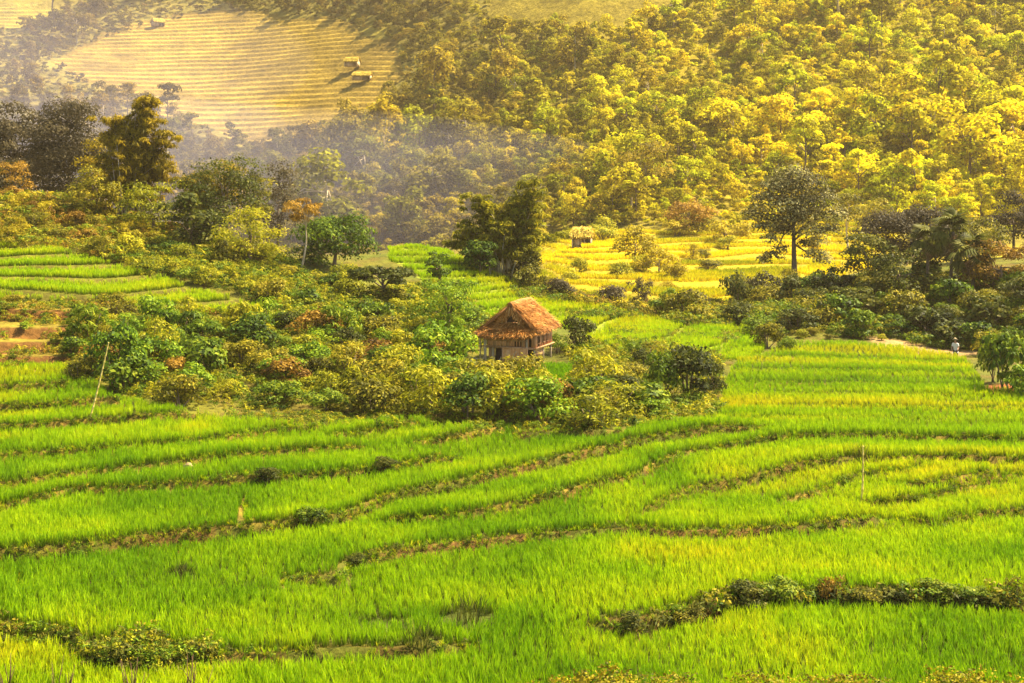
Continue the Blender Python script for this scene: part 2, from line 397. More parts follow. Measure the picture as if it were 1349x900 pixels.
M['bright'] = leaf_mat('bright_leaf', [(.025, .060, .003), (.095, .17, .004), (.20, .29, .006), (.36, .40, .015)])
M['palm'] = leaf_mat('palm_leaf', [(.022, .028, .004), (.065, .075, .008), (.14, .135, .016), (.26, .22, .04)])
M['dry'] = leaf_mat('dry_leaf', [(.08, .045, .02), (.20, .11, .045), (.34, .20, .09), (.5, .34, .16)], .25)
M['forest'] = forest_mat('forest_leaf')
M['ground'] = ground_mat('ground_soil', 3.2)
M['hill'] = ground_mat('hill_soil', .55)
M['bark'] = rough_mat('bark', [(.05, .035, .022), (.13, .09, .055), (.24, .17, .11)], 8, (1, 1, .25))
M['palebark'] = rough_mat('pale_bark', [(.20, .15, .08), (.38, .30, .17), (.55, .45, .28)], 6, (1, 1, .25))
M['thatch'] = leaf_mat('thatch_straw', [(.10, .038, .008), (.32, .12, .018), (.50, .21, .035), (.64, .38, .11)], .12, .1)
M['thatch_bed'] = rough_mat('thatch_bed', [(.12, .05, .015), (.26, .11, .03), (.36, .17, .05)], 9)
M['thatch_gold'] = leaf_mat('golden_thatch_straw', [(.25, .16, .02), (.45, .32, .03), (.60, .44, .05), (.7, .55, .12)], .12, .1)
M['wood'] = rough_mat('weathered_wood', [(.16, .08, .035), (.36, .20, .09), (.52, .34, .18)], 5, (6, 6, .6))
M['redwood'] = rough_mat('reddish_wood', [(.32, .13, .05), (.54, .26, .11), (.66, .40, .21)], 4, (6, 6, .7))
M['mat'] = rough_mat('woven_bamboo_mat', [(.48, .18, .05), (.66, .31, .10), (.76, .46, .20)], 5, (1, 1, 1))
M['greywood'] = rough_mat('grey_wood', [(.26, .18, .10), (.46, .36, .22), (.62, .52, .36)], 5, (4, 4, .6))
M['darkwood'] = rough_mat('dark_wood', [(.02, .012, .008), (.05, .03, .02), (.09, .055, .035)], 5)  # near-black wood set behind the hut's openings
M['bamboopole'] = rough_mat('dry_bamboo', [(.45, .30, .06), (.62, .45, .10), (.72, .56, .18)], 4, (3, 3, .5), .6)
M['twig'] = rough_mat('dry_twig', [(.04, .02, .008), (.09, .05, .02), (.15, .09, .04)], 6)
M['paleroof'] = rough_mat('pale_sheet_roof', [(.13, .10, .045), (.19, .145, .07), (.25, .20, .10)], 1.5, (1, 1, 1), .6)
M['palewall'] = rough_mat('pale_wall', [(.30, .20, .10), (.46, .34, .19), (.60, .47, .28)], 2)
M['stone'] = rough_mat('pale_stone', [(.22, .15, .06), (.30, .22, .10), (.38, .30, .16)], 5)
M['cloth'] = rough_mat('white_cloth', [(.50, .46, .40), (.60, .56, .50), (.68, .64, .58)], 8)
M['darkcloth'] = rough_mat('dark_cloth', [(.02, .02, .03), (.04, .04, .05), (.07, .065, .08)], 8)
M['skin'] = rough_mat('skin', [(.26, .14, .08), (.34, .19, .11), (.40, .23, .14)], 8, (1, 1, 1), .6)

# ------------------------------------------------------------------ mesh helpers
def mesh_np(name, v, faces_q=None, faces_t=None, mat=None, attrs=None, smooth=False):
    me = bpy.data.meshes.new(name)
    v = np.asarray(v, np.float32)
    lt = []; nf = 0; loops = []
    for fq in (faces_q, faces_t):
        if fq is None or len(fq) == 0: continue
        fq = np.asarray(fq, np.int32); loops.append(fq.ravel()); lt.append(np.full(len(fq), fq.shape[1], np.int32))
    lt = np.concatenate(lt); loops = np.concatenate(loops)
    me.vertices.add(len(v)); me.vertices.foreach_set('co', v.ravel())
    me.loops.add(len(loops)); me.loops.foreach_set('vertex_index', loops)
    me.polygons.add(len(lt))
    me.polygons.foreach_set('loop_start', np.r_[0, np.cumsum(lt)[:-1]].astype(np.int32)); me.polygons.foreach_set('loop_total', lt)
    if smooth: me.polygons.foreach_set('use_smooth', np.ones(len(lt), bool))
    for nm, (dom, typ, dat) in (attrs or {}).items():
        a = me.attributes.new(nm, typ, dom)
        a.data.foreach_set('color' if typ == 'FLOAT_COLOR' else 'value', np.asarray(dat, np.float32).ravel())
    me.update(calc_edges=True); me.validate()
    if mat: me.materials.append(mat)
    return me
def link(name, data, parent=None, loc=None, rot=None, scale=None):
    o = bpy.data.objects.new(name, data); C.objects.link(o)
    if parent: o.parent = parent
    if loc is not None: o.location = loc
    if rot is not None: o.rotation_euler = rot
    if scale is not None: o.scale = scale if hasattr(scale, '__len__') else (scale,) * 3
    return o
def thing(name, label, cat, loc, rz=0., group=None, scale=None):
    o = link(name, None, None, loc, (0, 0, rz), scale); o.empty_display_size = .1
    o['label'] = label; o['category'] = cat
    if group: o['group'] = group
    return o
def tag(o, label=None, cat=None, group=None, kind=None):
    for k, v in (('label', label), ('category', cat), ('group', group), ('kind', kind)):
        if v: o[k] = v
    return o

class MB:
    """collects tubes, boxes and quads into one mesh"""
    def __init__(s): s.v = []; s.q = []; s.t = []; s.n = 0
    def add(s, v, q=(), t=()):
        s.v.append(np.asarray(v, float).reshape(-1, 3)); q = np.asarray(q, int).reshape(-1, 4); t = np.asarray(t, int).reshape(-1, 3)
        s.q.append(q + s.n); s.t.append(t + s.n); s.n += len(s.v[-1])
    def tube(s, pts, rad, k=6, cap=True):
        P = np.asarray(pts, float); R = np.broadcast_to(np.asarray(rad, float), (len(P),))
        d = np.gradient(P, axis=0); d /= np.linalg.norm(d, axis=1)[:, None] + 1e-9
        a = np.where(np.abs(d[:, 2:3]) > .9, np.array([[1., 0, 0]]), np.array([[0, 0, 1.]]))
        e1 = np.cross(d, a); e1 /= np.linalg.norm(e1, axis=1)[:, None]; e2 = np.cross(d, e1)
        th = np.linspace(0, 2 * np.pi, k, endpoint=False)
        V = P[:, None] + R[:, None, None] * (e1[:, None] * np.cos(th)[None, :, None] + e2[:, None] * np.sin(th)[None, :, None])
        m_ = len(P); q = []
        for i in range(m_ - 1):
            for j in range(k): q.append((i * k + j, i * k + (j + 1) % k, (i + 1) * k + (j + 1) % k, (i + 1) * k + j))
        V = V.reshape(-1, 3); t = []
        if cap:
            V = np.r_[V, P[:1], P[-1:]]; c0, c1 = m_ * k, m_ * k + 1
            for j in range(k):
                t.append((c0, (j + 1) % k, j)); t.append((c1, (m_ - 1) * k + j, (m_ - 1) * k + (j + 1) % k))
        s.add(V, q, t); return s
    def box(s, c, sz, jit=0., rz=0.):
        c = np.array(c, float); h = np.array(sz, float) / 2
        V = np.array([(x, y, z) for z in (-1, 1) for y in (-1, 1) for x in (-1, 1)], float) * h
        if jit: V += rng.uniform(-jit, jit, V.shape)
        if rz:
            cs, sn = math.cos(rz), math.sin(rz); V = np.c_[V[:, 0] * cs - V[:, 1] * sn, V[:, 0] * sn + V[:, 1] * cs, V[:, 2]]
        s.add(V + c, [(0, 2, 3, 1), (4, 5, 7, 6), (0, 1, 5, 4), (2, 6, 7, 3), (0, 4, 6, 2), (1, 3, 7, 5)]); return s
    def slab(s, a, b, c, d, th):
        P = np.array([a, b, c, d], float); nrm = np.cross(P[1] - P[0], P[3] - P[0]); nrm /= np.linalg.norm(nrm)
        V = np.r_[P, P - nrm * th]
        s.add(V, [(0, 1, 2, 3), (7, 6, 5, 4), (0, 4, 5, 1), (1, 5, 6, 2), (2, 6, 7, 3), (3, 7, 4, 0)]); return s
    def mesh(s, name, mat, smooth=False, attrs=None):
        return mesh_np(name, np.concatenate(s.v), np.concatenate(s.q), np.concatenate(s.t), mat, attrs, smooth)

def leaves(pos, nrm, axis, length, width, fold=.0):
    """diamond leaves: pos (n,3) base centre, nrm normal, axis direction of the leaf"""
    n_ = len(pos)
    axis = axis - nrm * (axis * nrm).sum(1)[:, None]; axis /= np.linalg.norm(axis, axis=1)[:, None] + 1e-9
    side = np.cross(nrm, axis)
    L = np.broadcast_to(np.asarray(length, float), (n_,))[:, None]; Wd = np.broadcast_to(np.asarray(width, float), (n_,))[:, None]
    V = np.stack([pos - axis * L * .5, pos + side * Wd * .5 - axis * L * .05, pos + axis * L * .5 - nrm * L * fold, pos - side * Wd * .5 - axis * L * .05], 1)
    return V.reshape(-1, 3), np.arange(n_ * 4).reshape(-1, 4)
def unit(n_, r=rng):
    d = r.normal(size=(n_, 3)); return d / (np.linalg.norm(d, axis=1)[:, None] + 1e-9)

def foliage(name, clumps, per, leaf, mat, droop=0., up=.5, aspect=.55, seed=0, tintvar=.22, shell=.55):
    """clumps: array (k,4+) x,y,z,r (+ flat factor); leaves crowd near each clump's surface"""
    r = np.random.default_rng(seed); cl = np.asarray(clumps, float); P = []; Nn = []; A = []; T = []; Ls = []
    for c in cl:
        rad = c[3]; flat = c[4] if len(c) > 4 else .7
        k = max(6, int(per * (rad / np.mean(cl[:, 3])) ** 2))
        d = unit(k, r); d[:, 2] = np.where(d[:, 2] < -.35, -d[:, 2] * .6, d[:, 2])
        rr = rad * (shell + (1.08 - shell) * r.random(k) ** .6)
        p = d * rr[:, None]; p[:, 2] *= flat
        nn = d + np.array([0, 0, up]) + r.normal(size=(k, 3)) * .45
        nn /= np.linalg.norm(nn, axis=1)[:, None]
        ax = r.normal(size=(k, 3)) + d * .6; ax[:, 2] -= droop
        P.append(p + c[:3]); Nn.append(nn); A.append(ax)
        T.append(np.clip(r.normal(.48 + r.normal() * tintvar * .6, tintvar, k), 0, 1)); Ls.append(leaf * r.uniform(.6, 1.35, k))
    P = np.concatenate(P); Nn = np.concatenate(Nn); A = np.concatenate(A); T = np.concatenate(T); Ls = np.concatenate(Ls)
    V, Q = leaves(P, Nn, A, Ls, Ls * aspect, .15)
    return mesh_np(name, V, Q, None, mat, {'tint': ('FACE', 'FLOAT', T)})

def dome_clumps(k, rx, ry, rz, cz, r, rc=(.28, .5), low=-.5, flat=.7):
    out = []
    for i in range(k):
        d = unit(1, r)[0]
        if d[2] < low: d[2] = -d[2]
        q = r.uniform(.45, .95)
        out.append((d[0] * rx * q, d[1] * ry * q, cz + d[2] * rz * q, r.uniform(*rc) * (rx + rz) / 2, flat))
    return np.array(out)

def trunk_mesh(name, h, r0, mat, tips, seed=0, lean=(0, 0), k=7, split=.45):
    r = np.random.default_rng(seed); mb = MB()
    zs = np.linspace(0, 1, 7); bend = r.normal(size=2) * .06 * h
    P = np.c_[zs * lean[0] * h + bend[0] * np.sin(zs * 3), zs * lean[1] * h + bend[1] * np.sin(zs * 2.4), zs * h - .25 * (zs == 0)]
    mb.tube(P, r0 * (1.25 - zs * .85) * np.where(zs == 0, 1.3, 1), k)
    for tp in tips:
        s_ = r.uniform(split, .95); b = P[0] * 0 + np.array([np.interp(s_, zs, P[:, j]) for j in range(3)])
        tp = np.asarray(tp[:3], float); mid = (b + tp) / 2 + np.array([0, 0, .12 * np.linalg.norm(tp - b)]) + r.normal(size=3) * .08 * np.linalg.norm(tp - b)
        mb.tube([b, mid, tp], [r0 * .42, r0 * .28, r0 * .10], 5)
    return mb.mesh(name, mat, True)

# ------------------------------------------------------------------ ground and hillside sheets
FRONT = [(-320, 472), (90, 484), (150, 525), (270, 549), (300, 557), (400, 564), (440, 563), (560, 556), (566, 569), (670, 566), (690, 582), (800, 584),
         (860, 562), (945, 552), (958, 500), (972, 476), (1026, 462), (1030, 452), (1100, 453), (1180, 459), (1270, 473), (1292, 500), (1298, 514), (1700, 530), (1700, 1100), (-320, 1100)]
WEEDBANK = [(-80, 818), (40, 832), (130, 846), (285, 856), (292, 884), (215, 898), (130, 888), (90, 864), (-80, 848)]
HEDGEBANK = [(795, 832), (880, 812), (950, 790), (1030, 780), (1100, 786), (1200, 790), (1450, 794), (1450, 806), (1200, 802), (1000, 800), (930, 820), (880, 832), (810, 840)]
PATH = [(1140, 442), (1180, 448), (1240, 458), (1300, 466), (1290, 476), (1220, 466), (1150, 452)]

def sheet(name, S, Y, X, YY, Z, col, mat):
    ns, ny = len(S), len(Y)
    i = np.arange(ny - 1)[:, None] * ns + np.arange(ns - 1)[None]
    q = np.stack([i, i + 1, i + ns + 1, i + ns], -1).reshape(-1, 4)
    me = mesh_np(name, np.stack([X, YY, Z], -1).reshape(-1, 3), q, None, mat,
                 {'col': ('POINT', 'FLOAT_COLOR', np.concatenate([col.reshape(-1, 3), np.ones((ns * ny, 1))], 1))}, True)
    return tag(link(name, me), kind='structure')
def blend(col, w, c):
    w = np.clip(w, 0, 1)[..., None]; return col * (1 - w) + np.array(c) * w

u, v = pix(NX, NYY, NZ)
nA = vnoise(NX, NYY, 3.1, 21); nB = vnoise(NX, NYY, .9, 22)
col = np.zeros(NX.shape + (3,)); col[:] = (.075, .085, .007)
col = blend(col, nA * 1.2 - .3, (.11, .095, .009)); col = blend(col, nB * 1.4 - .7, (.10, .055, .012))
inf = (poly_sd(u, v, FRONT) > 0) & (NYY < 112)
col = blend(col, inf * .9, (.040, .052, .005))
col = blend(col, NEAR_EDGE * (.45 + .5 * nA), (.17, .115, .014))
col = blend(col, NEAR_BARE * .75, (.080, .055, .010)); col = blend(col, NEAR_BARE * (nB > .42) * .8, (.060, .070, .006))
col = blend(col, NEAR_BARE * (nA > .70) * .6, (.12, .050, .015))
zl = NZN == 0
col = blend(col, zl * .75, (.12, .125, .008))
low = zl & (v > 398) & (u < 140)
col = blend(col, low * .85, (.19, .14, .014)); col = blend(col, low * (NFR > .66) * .9, (.12, .050, .012))
col = blend(col, (zl & ~low) * (NFR > .7) * .75, (.085, .070, .010))
zm = (NZN == 2); col = blend(col, zm * .8, (.20, .24, .010)); col = blend(col, zm * (NFR > .80) * .7, (.12, .13, .012))
zs = NZN == 1; col = blend(col, zs * .7, (.28, .21, .018)); col = blend(col, zs * (NFR > .7) * .6, (.15, .09, .015))
pth = sstep(-3, 3, poly_sd(u, v, PATH) + (nA - .5) * 8) * (NYY > 98) * (NYY < 122)
col = blend(col, pth, (.30, .19, .07))
red = sstep(-3, 3, poly_sd(u, v, [(1300, 508), (1370, 500), (1440, 505), (1440, 524), (1300, 518)])) * (NYY < 95)
col = blend(col, red, (.24, .07, .02))
ground = sheet('ground', NS, NY, NX, NYY, NZ, col, M['ground'])

u, v = pix(HX, HYY, HZ_)
nA = vnoise(HX, HYY, 22, 31); nB = vnoise(HX, HYY, 6, 32)
east = sstep(-60, 60, HX + (nA - .5) * 60)
col = np.zeros(HX.shape + (3,)); col[:] = (.15, .12, .016)
col = blend(col, east, (.22, .17, .005)); col = blend(col, nB * 1.2 - .5, (.10, .085, .012))
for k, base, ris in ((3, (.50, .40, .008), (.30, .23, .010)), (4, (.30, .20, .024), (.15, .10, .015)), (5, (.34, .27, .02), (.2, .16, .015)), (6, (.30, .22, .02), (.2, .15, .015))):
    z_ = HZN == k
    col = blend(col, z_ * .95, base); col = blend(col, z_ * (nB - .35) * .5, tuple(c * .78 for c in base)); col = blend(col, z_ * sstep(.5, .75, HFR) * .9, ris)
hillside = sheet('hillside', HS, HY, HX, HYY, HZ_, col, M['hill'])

# the far terraced fields: every step its own riser and tread along the contour
def contour_field(k, s0, s1, ncol, tread, riser):
    nm, poly, y0, y1, st = STEPS[k]; S = np.linspace(s0, s1, ncol); Y = np.geomspace(y0 - 5, y1, 700)
    X, YY = grid_xy(S, Y); Z = G0(X, YY)
    T = Z / st + (vnoise(X, YY, 70, k) - .5) * 2.2 + (vnoise(X, YY, 22, k + 9) - .5) * .7
    T = np.maximum.accumulate(T, axis=0) + np.arange(len(Y))[:, None] * 1e-5
    ks = np.arange(math.floor(T.min()), math.ceil(T.max())); V = []; q = []; cl = []; row = {}
    for n_, kk in enumerate(ks):
        for m_, tt in enumerate((kk, kk + .26)):
            yv = np.array([np.interp(tt, T[:, j], Y) for j in range(ncol)]); inside = (tt > T[0]) & (tt < T[-1])
            xv = S * yv; zc = G0(xv, yv); V.append(np.c_[xv, yv, zc + (-.42 if m_ == 0 else .42) * st * .8]); row[(n_, m_)] = inside
    V = np.array(V); nr = len(V); ins = np.array([row[(r_ // 2, r_ % 2)] for r_ in range(nr)])
    for r_ in range(nr - 1):
        for j in range(ncol - 1):
            if not (ins[r_, j] and ins[r_ + 1, j] and ins[r_, j + 1] and ins[r_ + 1, j + 1]): continue
            c_ = (V[r_, j] + V[r_ + 1, j + 1]) / 2
            uu, vv = pix(c_[0], c_[1], c_[2])
            q.append((r_ * ncol + j, r_ * ncol + j + 1, (r_ + 1) * ncol + j + 1, (r_ + 1) * ncol + j)); cl.append((uu, vv, r_ % 2, c_[0], c_[1]))
    cl = np.array(cl); keep = poly_sd(cl[:, 0], cl[:, 1], poly) + (vnoise(cl[:, 3], cl[:, 4], 22, k + 40) - .5) * 20 > -3
    q = np.array(q)[keep]; cl = cl[keep]
    nz = vnoise(cl[:, 3], cl[:, 4], 12, 55)[:, None] * .5 + vnoise(cl[:, 3], cl[:, 4], 45, 56)[:, None] * .7
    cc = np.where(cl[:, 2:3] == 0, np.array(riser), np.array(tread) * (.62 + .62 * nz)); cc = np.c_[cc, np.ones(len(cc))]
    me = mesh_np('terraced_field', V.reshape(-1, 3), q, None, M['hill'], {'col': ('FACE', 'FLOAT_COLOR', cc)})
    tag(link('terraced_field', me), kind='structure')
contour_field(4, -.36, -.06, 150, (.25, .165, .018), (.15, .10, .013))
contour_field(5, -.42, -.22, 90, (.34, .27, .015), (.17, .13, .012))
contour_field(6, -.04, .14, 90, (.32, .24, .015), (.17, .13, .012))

# ------------------------------------------------------------------ scattered ground cover (nobody could count it)
def scatter(name, pts, scl, tone, variants, tilt=.12):
    n_ = len(pts)
    me = bpy.data.meshes.new(name); me.vertices.add(n_); me.vertices.foreach_set('co', np.asarray(pts, np.float32).ravel())
    def at_(nm, dat):
        a = me.attributes.new(nm, 'FLOAT', 'POINT'); a.data.foreach_set('value', np.asarray(dat, np.float32))
    at_('scl', scl); at_('tone', tone); at_('vid', rng.integers(0, len(variants), n_))
    a = me.attributes.new('rot', 'FLOAT_VECTOR', 'POINT')
    a.data.foreach_set('vector', np.c_[rng.normal(0, tilt, n_), rng.normal(0, tilt, n_), rng.uniform(0, 6.283, n_)].astype(np.float32).ravel())
    o = link(name, me); o['kind'] = 'stuff'
    co = bpy.data.collections.new(name + '_sources')
    for i, vm in enumerate(variants): co.objects.link(bpy.data.objects.new('%s_source_%02d' % (name, i), vm))
    g = bpy.data.node_groups.new(name + '_scatter', 'GeometryNodeTree')
    g.interface.new_socket('Geometry', in_out='INPUT', socket_type='NodeSocketGeometry'); g.interface.new_socket('Geometry', in_out='OUTPUT', socket_type='NodeSocketGeometry')
    gi = g.nodes.new('NodeGroupInput'); go = g.nodes.new('NodeGroupOutput')
    ci = g.nodes.new('GeometryNodeCollectionInfo'); ci.inputs['Collection'].default_value = co; ci.inputs['Separate Children'].default_value = True; ci.inputs['Reset Children'].default_value = True
    ip = g.nodes.new('GeometryNodeInstanceOnPoints'); ip.inputs['Pick Instance'].default_value = True
    def na(nm, typ):
        q = g.nodes.new('GeometryNodeInputNamedAttribute'); q.data_type = typ; q.inputs['Name'].default_value = nm
        return [x for x in q.outputs if x.enabled and x.name == 'Attribute'][0]
    er = g.nodes.new('FunctionNodeEulerToRotation'); L = g.links.new
    L(gi.outputs[0], ip.inputs['Points']); L(ci.outputs[0], ip.inputs['Instance']); L(na('vid', 'FLOAT'), ip.inputs['Instance Index'])
    L(na('rot', 'FLOAT_VECTOR'), er.inputs[0]); L(er.outputs[0], ip.inputs['Rotation']); L(na('scl', 'FLOAT'), ip.inputs['Scale'])
    L(ip.outputs[0], go.inputs[0])
    o.modifiers.new('scatter', 'NODES').node_group = g
    return o

def rice_clump(name, mat, nb, h, spread, wid, seed, lean=.16, tip=.25):
    r = np.random.default_rng(seed); V = []; Q = []; T = []; Hh = []; tq = []; tt = []; n_ = 0
    for i in range(nb):
        a = r.uniform(0, 6.283); b = np.array([math.cos(a), math.sin(a), 0]) * spread * r.random() ** .5
        d = r.uniform(0, 6.283); ln = lean * r.uniform(.3, 1.4); hh = h * r.uniform(.72, 1.1)
        D = np.array([math.cos(d), math.sin(d), 0]); sd = np.array([-math.sin(d + .7), math.cos(d + .7), 0])
        for k, t_ in enumerate((0, .42, .78, 1.0)):
            c = b + D * hh * (ln * t_ + tip * max(0, t_ - .5) ** 1.6) + np.array([0, 0, hh * (t_ - .10 * t_ ** 3)])
            w = wid * (.75, 1, .8, 0)[k] / 2
            if k < 3: V += [c - sd * w, c + sd * w]; Hh += [t_, t_]
            else: V.append(c); Hh.append(1.)
        Q += [(n_, n_ + 1, n_ + 3, n_ + 2), (n_ + 2, n_ + 3, n_ + 5, n_ + 4)]; T.append((n_ + 4, n_ + 5, n_ + 6)); n_ += 7
        tv = np.clip(r.normal(.5, .24), 0, 1); tq += [tv, tv]; tt.append(tv)
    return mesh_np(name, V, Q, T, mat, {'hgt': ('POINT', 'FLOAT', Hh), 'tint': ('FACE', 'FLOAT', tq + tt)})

def cand(y0, y1, sp, lim=.47):
    P = []
    y = y0
    while y < y1:
        x = np.arange(-lim * y, lim * y, sp); P.append(np.c_[x, np.full(len(x), y)]); y += sp
    P = np.concatenate(P); return P + rng.uniform(-sp * .42, sp * .42, P.shape)

# young rice of the front and valley paddies
P = np.concatenate([cand(36.6, 58, .20), cand(58, 80, .235), cand(80, 113, .29)])
Z = gz(P[:, 0], P[:, 1]); u, v = pix(P[:, 0], P[:, 1], Z)
_, bare, near = edge_fields(P[:, 0], P[:, 1])
ok = (u > -190) & (u < 1540) & (v < 1010) & (poly_sd(u, v, FRONT) > 0) & ~bare
wn = vnoise(P[:, 0], P[:, 1], 1.6, 41)
ok &= ~((poly_sd(u, v, WEEDBANK) + (wn - .5) * 14 > 0)) & ~((poly_sd(u, v, HEDGEBANK) + (wn - .5) * 8 > 0))
for cx, cy, rx, ry in ((616, 822, 34, 13), (500, 825, 40, 6), (240, 762, 16, 6), (560, 848, 22, 5), (830, 828, 34, 15), (318, 690, 6, 20)):
    ok &= ((u - cx) / rx) ** 2 + ((v - cy) / ry) ** 2 > .8 + wn * .6
P, Z, u, v, near, wn = P[ok], Z[ok], u[ok], v[ok], near[ok], wn[ok]
tone = .40 + (vnoise(P[:, 0], P[:, 1], 7, 42) - .5) * .75 + (vnoise(P[:, 0], P[:, 1], 2.2, 43) - .5) * .5 + (vnoise(P[:, 0], P[:, 1], .7, 47) - .5) * .2
band = vnoise(P[:, 0] * .03, P[:, 1] + P[:, 0] * .06, 1.9, 44)
flat = sstep(900, 980, u) * sstep(610, 585, v)
tone = tone * (1 - flat * .6) + flat * (.10 + .62 * sstep(.35, .75, band))
tone += .45 * np.exp(-((u - 90) / 120) ** 2 - ((v - 705) / 22) ** 2) + .25 * sstep(880, 1000, u) * np.exp(-((v - 628) / 14) ** 2)
tone += -.18 * sstep(300, 900, u) * sstep(790, 840, v) - .12 * near
scl = (.78 + .34 * vnoise(P[:, 0], P[:, 1], 4, 45) + .14 * wn) * rng.uniform(.88, 1.12, len(P)) * np.where(v < 560, .85, 1)
rv = [rice_clump('rice_clump', M['rice'], 11, .56, .075, .020, 100 + i) for i in range(7)]
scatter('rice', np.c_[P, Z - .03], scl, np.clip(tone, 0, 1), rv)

# rice of the terraces on the knoll and behind the hut, ripening rice across the valley
def terrace_rice(name, y0, y1, sp, zones, var, scl0, tone0, polyclip=None, lim=.47):
    P = cand(y0, y1, sp, lim); z, fr, zn = G1(P[:, 0], P[:, 1], True)
    u, v = pix(P[:, 0], P[:, 1], z)
    ok = np.isin(zn, zones) & (fr < (.70 if y1 > 200 else .84 if y1 == 125 else .92)) & (fr > .03) & (u > -190) & (u < 1540)
    if polyclip is not None: ok &= poly_sd(u, v, polyclip) > 0
    P, fr = P[ok], fr[ok]; n_ = len(P)
    tone = tone0 + (vnoise(P[:, 0], P[:, 1], 8 if y1 < 200 else 14, 51) - .5) * (.6 if y1 < 200 else 1.3) + (vnoise(P[:, 0], P[:, 1], 2, 52) - .5) * .3
    scatter(name, np.c_[P, gz(P[:, 0], P[:, 1]) - .03], scl0 * rng.uniform(.8, 1.2, n_), np.clip(tone, 0, 1), var)
mv = [rice_clump('rice_tuft', M['rice'], 12, .62, .14, .034, 130 + i, .2) for i in range(5)]
terrace_rice('rice', 92, 125, .27, (0,), mv, .95, .72, [(-320, 322), (60, 326), (160, 350), (260, 386), (345, 404), (345, 420), (250, 414), (130, 398), (-320, 394)])
terrace_rice('rice', 92, 135, .30, (2,), mv, .85, .62)
yv = [rice_clump('ripe_rice_tuft', M['ripe'], 14, .75, .28, .07, 150 + i, .3) for i in range(5)]
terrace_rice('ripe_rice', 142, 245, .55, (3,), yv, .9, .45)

# ------------------------------------------------------------------ weeds: on bunds, banks and between the shrubs
def weed_mesh(mat, seed, k=5, per=14, leaf=.125, aspect=.5, tall=.5):
    r = np.random.default_rng(seed)
    cl = np.c_[r.normal(0, .16, k), r.normal(0, .16, k), r.uniform(.08, tall, k), r.uniform(.12, .24, k), np.full(k, .8)]
    return foliage('weed', cl, per, leaf, mat, .2, .5, aspect, seed)
WV = {'green': [weed_mesh(M['green'], 1), weed_mesh(M['bright'], 2), weed_mesh(M['olive'], 3)],
      'olive': [weed_mesh(M['green'], 5), weed_mesh(M['yellowgreen'], 6), weed_mesh(M['green'], 7), weed_mesh(M['olive'], 8, 5, 9, .28, .18), weed_mesh(M['yellowgreen'], 9, 5, 9, .30, .16), weed_mesh(M['green'], 10)],
      'dark': [weed_mesh(M['dark'], 11), weed_mesh(M['green'], 12), weed_mesh(M['dark'], 13, 5, 10, .26, .2)]}
WV['rustic'] = [weed_mesh(M['rust'], 15), weed_mesh(M['olive'], 16, 5, 9, .28, .18), weed_mesh(M['gold'], 17, 5, 9, .26, .2)]
# along paddy edges
pts = []; 
for k, (w, h, gap) in enumerate(EW):
    if h < .3: continue
    seg = np.r_[0, np.cumsum(np.hypot(*np.diff(w, axis=0).T))]
    n_ = int(seg[-1] / .16); s_ = rng.uniform(0, seg[-1], n_)
    q = np.c_[np.interp(s_, seg, w[:, 0]), np.interp(s_, seg, w[:, 1])] + np.c_[np.zeros(n_), rng.uniform(-gap * .9, .22, n_)]
    keep = vnoise(q[:, 0], q[:, 1], 2.2, 60 + k) > (.24 if k in (0, 1, 8, 9) else .38)
    pts.append(q[keep])
pts = np.concatenate(pts)
scatter('weeds', np.c_[pts, gz(pts[:, 0], pts[:, 1])], rng.uniform(.25, .6, len(pts)), np.zeros(len(pts)), WV['dark'] + WV['green'])
gp = []
for k, (w, h, gap) in enumerate(EW):
    seg = np.r_[0, np.cumsum(np.hypot(*np.diff(w, axis=0).T))]; n_ = int(seg[-1] / .025); s_ = rng.uniform(0, seg[-1], n_)
    q = np.c_[np.interp(s_, seg, w[:, 0]), np.interp(s_, seg, w[:, 1])] + np.c_[np.zeros(n_), rng.uniform(-gap - .05, .30, n_)]
    gp.append(q[vnoise(q[:, 0], q[:, 1], .8, 160 + k) > .22])
gp = np.concatenate(gp)
BG = [rice_clump('bund_grass', M['rice'], 8, .5, .12, .03, 180 + i, .5, .5) for i in range(4)]
scatter('bund_grass', np.c_[gp, gz(gp[:, 0], gp[:, 1]) - .01], rng.uniform(.22, .60, len(gp)), np.clip(rng.normal(.45, .3, len(gp)), 0, 1), BG)

CLEAR = [(606, 466), (655, 458), (735, 462), (752, 478), (752, 508), (690, 506), (640, 500), (606, 492)]
def fill(name, poly, y0, y1, sp, variants, s0, s1, keep=0., seed=70, clump=2.5):
    P = cand(y0, y1, sp); z = gz(P[:, 0], P[:, 1]); u, v = pix(P[:, 0], P[:, 1], z)
    nz = vnoise(P[:, 0], P[:, 1], clump, seed)
    ok = (poly_sd(u, v, poly) + (nz - .5) * 10 > 0) & (nz > keep) & (u > -190) & (u < 1540)
    ok &= poly_sd(u, v, CLEAR) < -1
    P = P[ok]; n_ = len(P)
    return scatter(name, np.c_[P, gz(P[:, 0], P[:, 1]) - .02], rng.uniform(s0, s1, n_) * (.7 + .6 * nz[ok]), np.zeros(n_), variants)
THICKET = [(85, 490), (110, 440), (150, 425), (250, 420), (350, 428), (430, 436), (520, 440), (600, 465), (650, 486), (760, 492), (850, 470), (940, 480), (955, 545), (860, 562), (800, 574), (740, 560), (600, 548), (500, 548), (400, 540), (300, 545), (200, 530), (110, 510)]
UPPER = [(130, 345), (240, 318), (330, 320), (400, 360), (480, 390), (560, 380), (640, 410), (650, 486), (600, 465), (520, 440), (430, 436), (350, 428), (400, 410), (270, 382)]
SCRUB = [(-320, 250), (110, 252), (240, 288), (330, 320), (240, 318), (160, 348), (60, 328), (-320, 326)]
